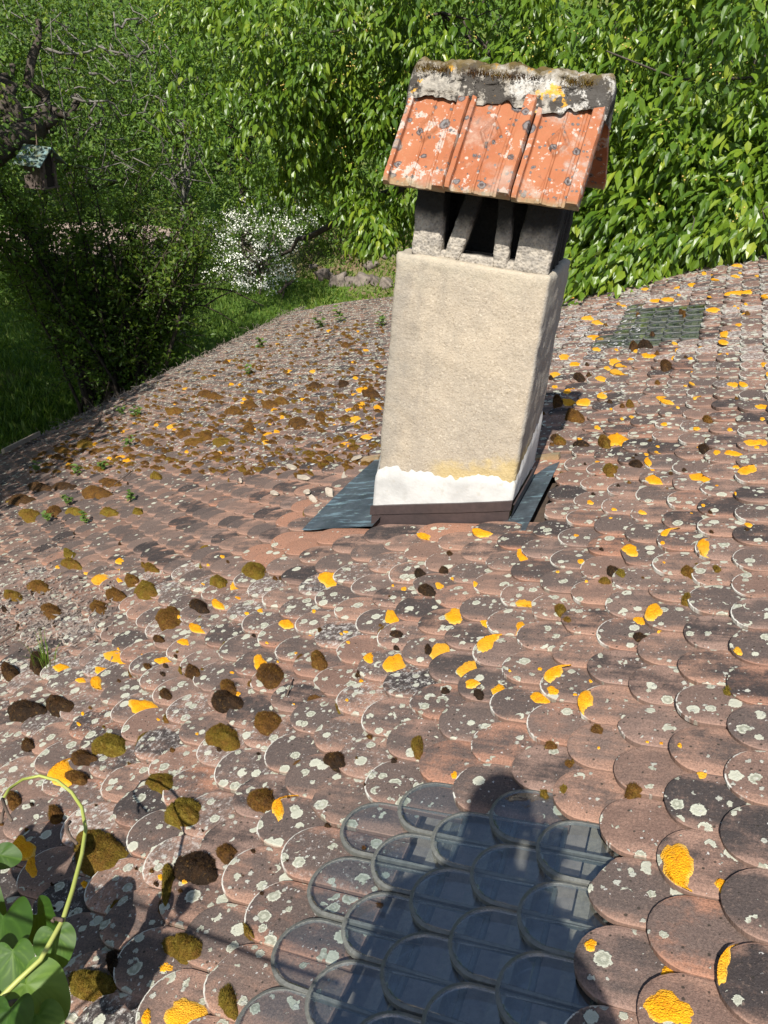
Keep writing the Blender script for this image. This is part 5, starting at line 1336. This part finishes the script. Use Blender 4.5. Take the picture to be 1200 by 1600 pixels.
def vleaf(px, py, dist, size, tipdir, nrm, hue, heart=1.):
    """heart-shaped leaf centred on a pixel: tipdir in image axes (right, up)"""
    dist = dist * rdist(px, py); size = size * .86 / F * dist; c = at(px, py, dist); nrm = np.array(nrm, float); nrm /= np.linalg.norm(nrm)
    d = RX * tipdir[0] + UY * tipdir[1]; d -= nrm * (d @ nrm); d /= np.linalg.norm(d); x = np.cross(d, nrm)
    K, R = 48, 7; V = [c - d * size * .1]; hv = [hue + .3]
    for i in range(1, R + 1):
        for k in range(K):
            th = 2 * math.pi * k / K; f = i / R
            rad = .50 + .06 * math.cos(th) + (.18 * max(0, math.cos(th)) ** 6) - (.30 * heart * max(0, -math.cos(th)) ** 8)
            ly, lx = rad * f * math.cos(th), rad * f * math.sin(th) * .98
            z = .10 * abs(lx) - .16 * ly * ly + .018 * math.sin(5 * th) * f
            V.append(c - d * size * .1 * (1 - f) + (x * lx + d * ly + nrm * z) * size); hv.append(hue + .05 * math.sin(k * 2.1 + i) + .38 * max(math.exp(-((abs(lx) / .022) ** 2)), *[math.exp(-(((ly - abs(lx) * .75 - o_) / .020) ** 2)) for o_ in (-.28, -.12, .06, .24)]) * (1 if abs(lx) < .4 else .4))
    T = [(0, 1 + k, 1 + (k + 1) % K) for k in range(K)]
    for i in range(R - 1):
        for k in range(K):
            p, q = 1 + i * K + k, 1 + i * K + (k + 1) % K; T += [(p, p + K, q + K), (p, q + K, q)]
    mb = MB(); mb.add(V, T, 0, np.array(hv)); keep(link('leaf', mb.mesh('leaf', M['vine'], True, 'lc')), vt)
for a in [(2, 1450, .82, 118, (.3, -1), (-.2, -.5, .8), .25), (20, 1495, .80, 70, (.2, -1), (.1, -.6, .7), .5), (86, 1466, .78, 62, (.1, -1), (.35, -.55, .7), .55), (48, 1545, .80, 92, (.7, -.7), (.2, -.3, .9), .85),
          (12, 1590, .79, 90, (.2, -1), (-.2, -.4, .9), .2), (62, 1595, .82, 66, (.4, -1), (.3, -.4, .8), .8), (4, 1337, .80, 40, (1, -.2), (.1, -.4, .8), .4), (-60, 1410, .8, 110, (.6, -.6), (.2, -.5, .8), .4),
          (62, 1435, .84, 70, (.8, -.4), (-.3, -.6, .5), .1), (-60, 1520, .8, 110, (.2, -1), (.1, -.4, .9), .5), (-90, 1330, .8, 100, (.5, -.8), (.2, -.5, .8), .4)]:
    vleaf(*a)
# leaves and canes below the frame, known by their shadows on the tiles
def lift(px, py, z):
    P = rp(*roof_uv(px, py)); t = (P[2] - z) / SD[2]; return P - SD * t
mb = MB()
mb.tube([lift(*p, -.80) for p in ((-60, 1290), (60, 1345), (150, 1382), (250, 1425), (340, 1468), (440, 1512), (520, 1545))], .0042, 6)
mb.tube([lift(*p, -.95) for p in ((20, 1660), (100, 1590), (180, 1520), (250, 1450), (285, 1425))], .0032, 6)
keep(link('cane', mb.mesh('cane', M['twig'], True)), vt)
for (px, py, z, sz) in [(232, 1500, -.95, .075), (95, 1330, -1.0, .085), (60, 1370, -1.0, .10), (105, 1420, -1.05, .09), (15, 1420, -1.1, .1), (290, 1400, -.9, .05), (120, 1490, -1.1, .09), (40, 1300, -1.1, .06)]:
    c = lift(px, py, z); th = rs.rand() * 6.28; n_ = -SD + rs.randn(3) * .3; n_ /= np.linalg.norm(n_); x = np.cross(n_, [math.cos(th), math.sin(th), 0]); x /= np.linalg.norm(x); y = np.cross(n_, x)
    mb = MB(); K = 20; V = [c] + [c + sz * .55 * (1 + .15 * math.cos(k * 6.283 / K)) * (x * math.cos(k * 6.283 / K) + y * .8 * math.sin(k * 6.283 / K)) for k in range(K)]
    mb.add(V, [(0, 1 + k, 1 + (k + 1) % K) for k in range(K)], 0, .5); keep(link('leaf', mb.mesh('leaf', M['vine'], True, 'lc')), vt)

# the person holding the camera: only the shadow shows
def skin_body(name, nodes, edges, mat, parent):
    me = bpy.data.meshes.new(name); me.from_pydata([n[0] for n in nodes], edges, []); o = link(name, me)
    md = o.modifiers.new('skin', 'SKIN'); md.use_smooth_shade = True
    for i, n_ in enumerate(nodes): me.skin_vertices[0].data[i].radius = n_[1]; me.skin_vertices[0].data[i].use_root = (i == 0)
    sd = o.modifiers.new('sub', 'SUBSURF'); sd.levels = 2; sd.render_levels = 2; me.materials.append(mat)
    return keep(o, parent) if parent else o
hs = rp(*roof_uv(774, 1284)); HC = hs - SD * 2.05                # head centre
pe = tag(empty('person', (HC[0], HC[1] - .03, -1.52)), 'person standing on the terrace holding up a phone, seen only as shadow', 'person')
hx, hy, hz = HC
zz = lambda f: -1.52 + (hz + .11 + 1.52) * f
nodes = [((hx + .05, hy - .06, zz(.53)), (.14, .11)), ((hx + .05, hy - .05, zz(.62)), (.13, .10)), ((hx + .04, hy - .04, zz(.74)), (.15, .11)), ((hx + .02, hy - .035, zz(.815)), (.11, .09)), ((hx, hy - .02, zz(.87)), (.058, .06)), ((hx, hy, hz - .04), (.056, .07)), ((hx, hy, hz + .045), (.060, .078)),
         ((hx + .20, hy - .04, zz(.795)), (.066, .066)), ((hx + .34, hy - .04, zz(.66)), (.055, .055)), ((hx + .10, hy + .10, hz - .24), (.036, .036)),
         ((hx - .12, hy - .04, zz(.785)), (.058, .058)), ((hx - .13, hy - .08, zz(.62)), (.045, .045)), ((hx - .02, hy + .10, hz - .26), (.036, .036)),
         ((hx + .09, hy - .05, zz(.47)), (.09, .09)), ((hx + .10, hy - .02, zz(.27)), (.06, .06)), ((hx + .10, hy - .06, zz(.05)), (.042, .042)), ((hx + .11, hy + .08, zz(.018)), (.04, .025)),
         ((hx - .09, hy - .05, zz(.47)), (.09, .09)), ((hx - .10, hy - .02, zz(.27)), (.06, .06)), ((hx - .10, hy - .06, zz(.05)), (.042, .042)), ((hx - .11, hy + .08, zz(.018)), (.04, .025))]
edges = [(0,1),(1,2),(2,3),(3,4),(4,5),(5,6),(3,7),(7,8),(8,9),(3,10),(10,11),(11,12),(0,13),(13,14),(14,15),(15,16),(0,17),(17,18),(18,19),(19,20)]
skin_body('body', nodes, edges, M['cloth'], pe)
for sx, w0 in ((1, nodes[9][0]), (-1, nodes[12][0])):            # hands with five fingers
    w0 = np.array(w0); pn = [(tuple(w0), (.026, .02)), (tuple(w0 + [0, .03, .06]), (.034, .018))]; ed = [(0, 1)]
    for k in range(4):
        a = w0 + np.array([(-.03 + .02 * k) , .035, .09]); b = a + np.array([0, .015, .03 - .004 * abs(k - 1)]); c = b + np.array([0, -.004, .022])
        i0 = len(pn); pn += [(tuple(a), (.0095, .0095)), (tuple(b), (.009, .009)), (tuple(c), (.008, .008))]; ed += [(1, i0), (i0, i0 + 1), (i0 + 1, i0 + 2)]
    i0 = len(pn); pn += [(tuple(w0 + [sx * .035, .03, .05]), (.011, .011)), (tuple(w0 + [sx * .05, .04, .08]), (.0095, .0095))]; ed += [(1, i0), (i0, i0 + 1)]
    skin_body('hand', pn, ed, M['skin'], pe)
bm = bmesh.new(); bmesh.ops.create_icosphere(bm, subdivisions=3, radius=1.)
for v in bm.verts:
    q = v.co.copy(); k = 1 + .05 * noise.noise(q * 4); v.co = Vector((hx + q.x * .070 * k, hy - .012 + q.y * .088 * k, hz + .040 + q.z * .080 * k))
me = bpy.data.meshes.new('hair'); bm.to_mesh(me); bm.free(); me.materials.append(M['hair']); keep(link('hair', me), pe)
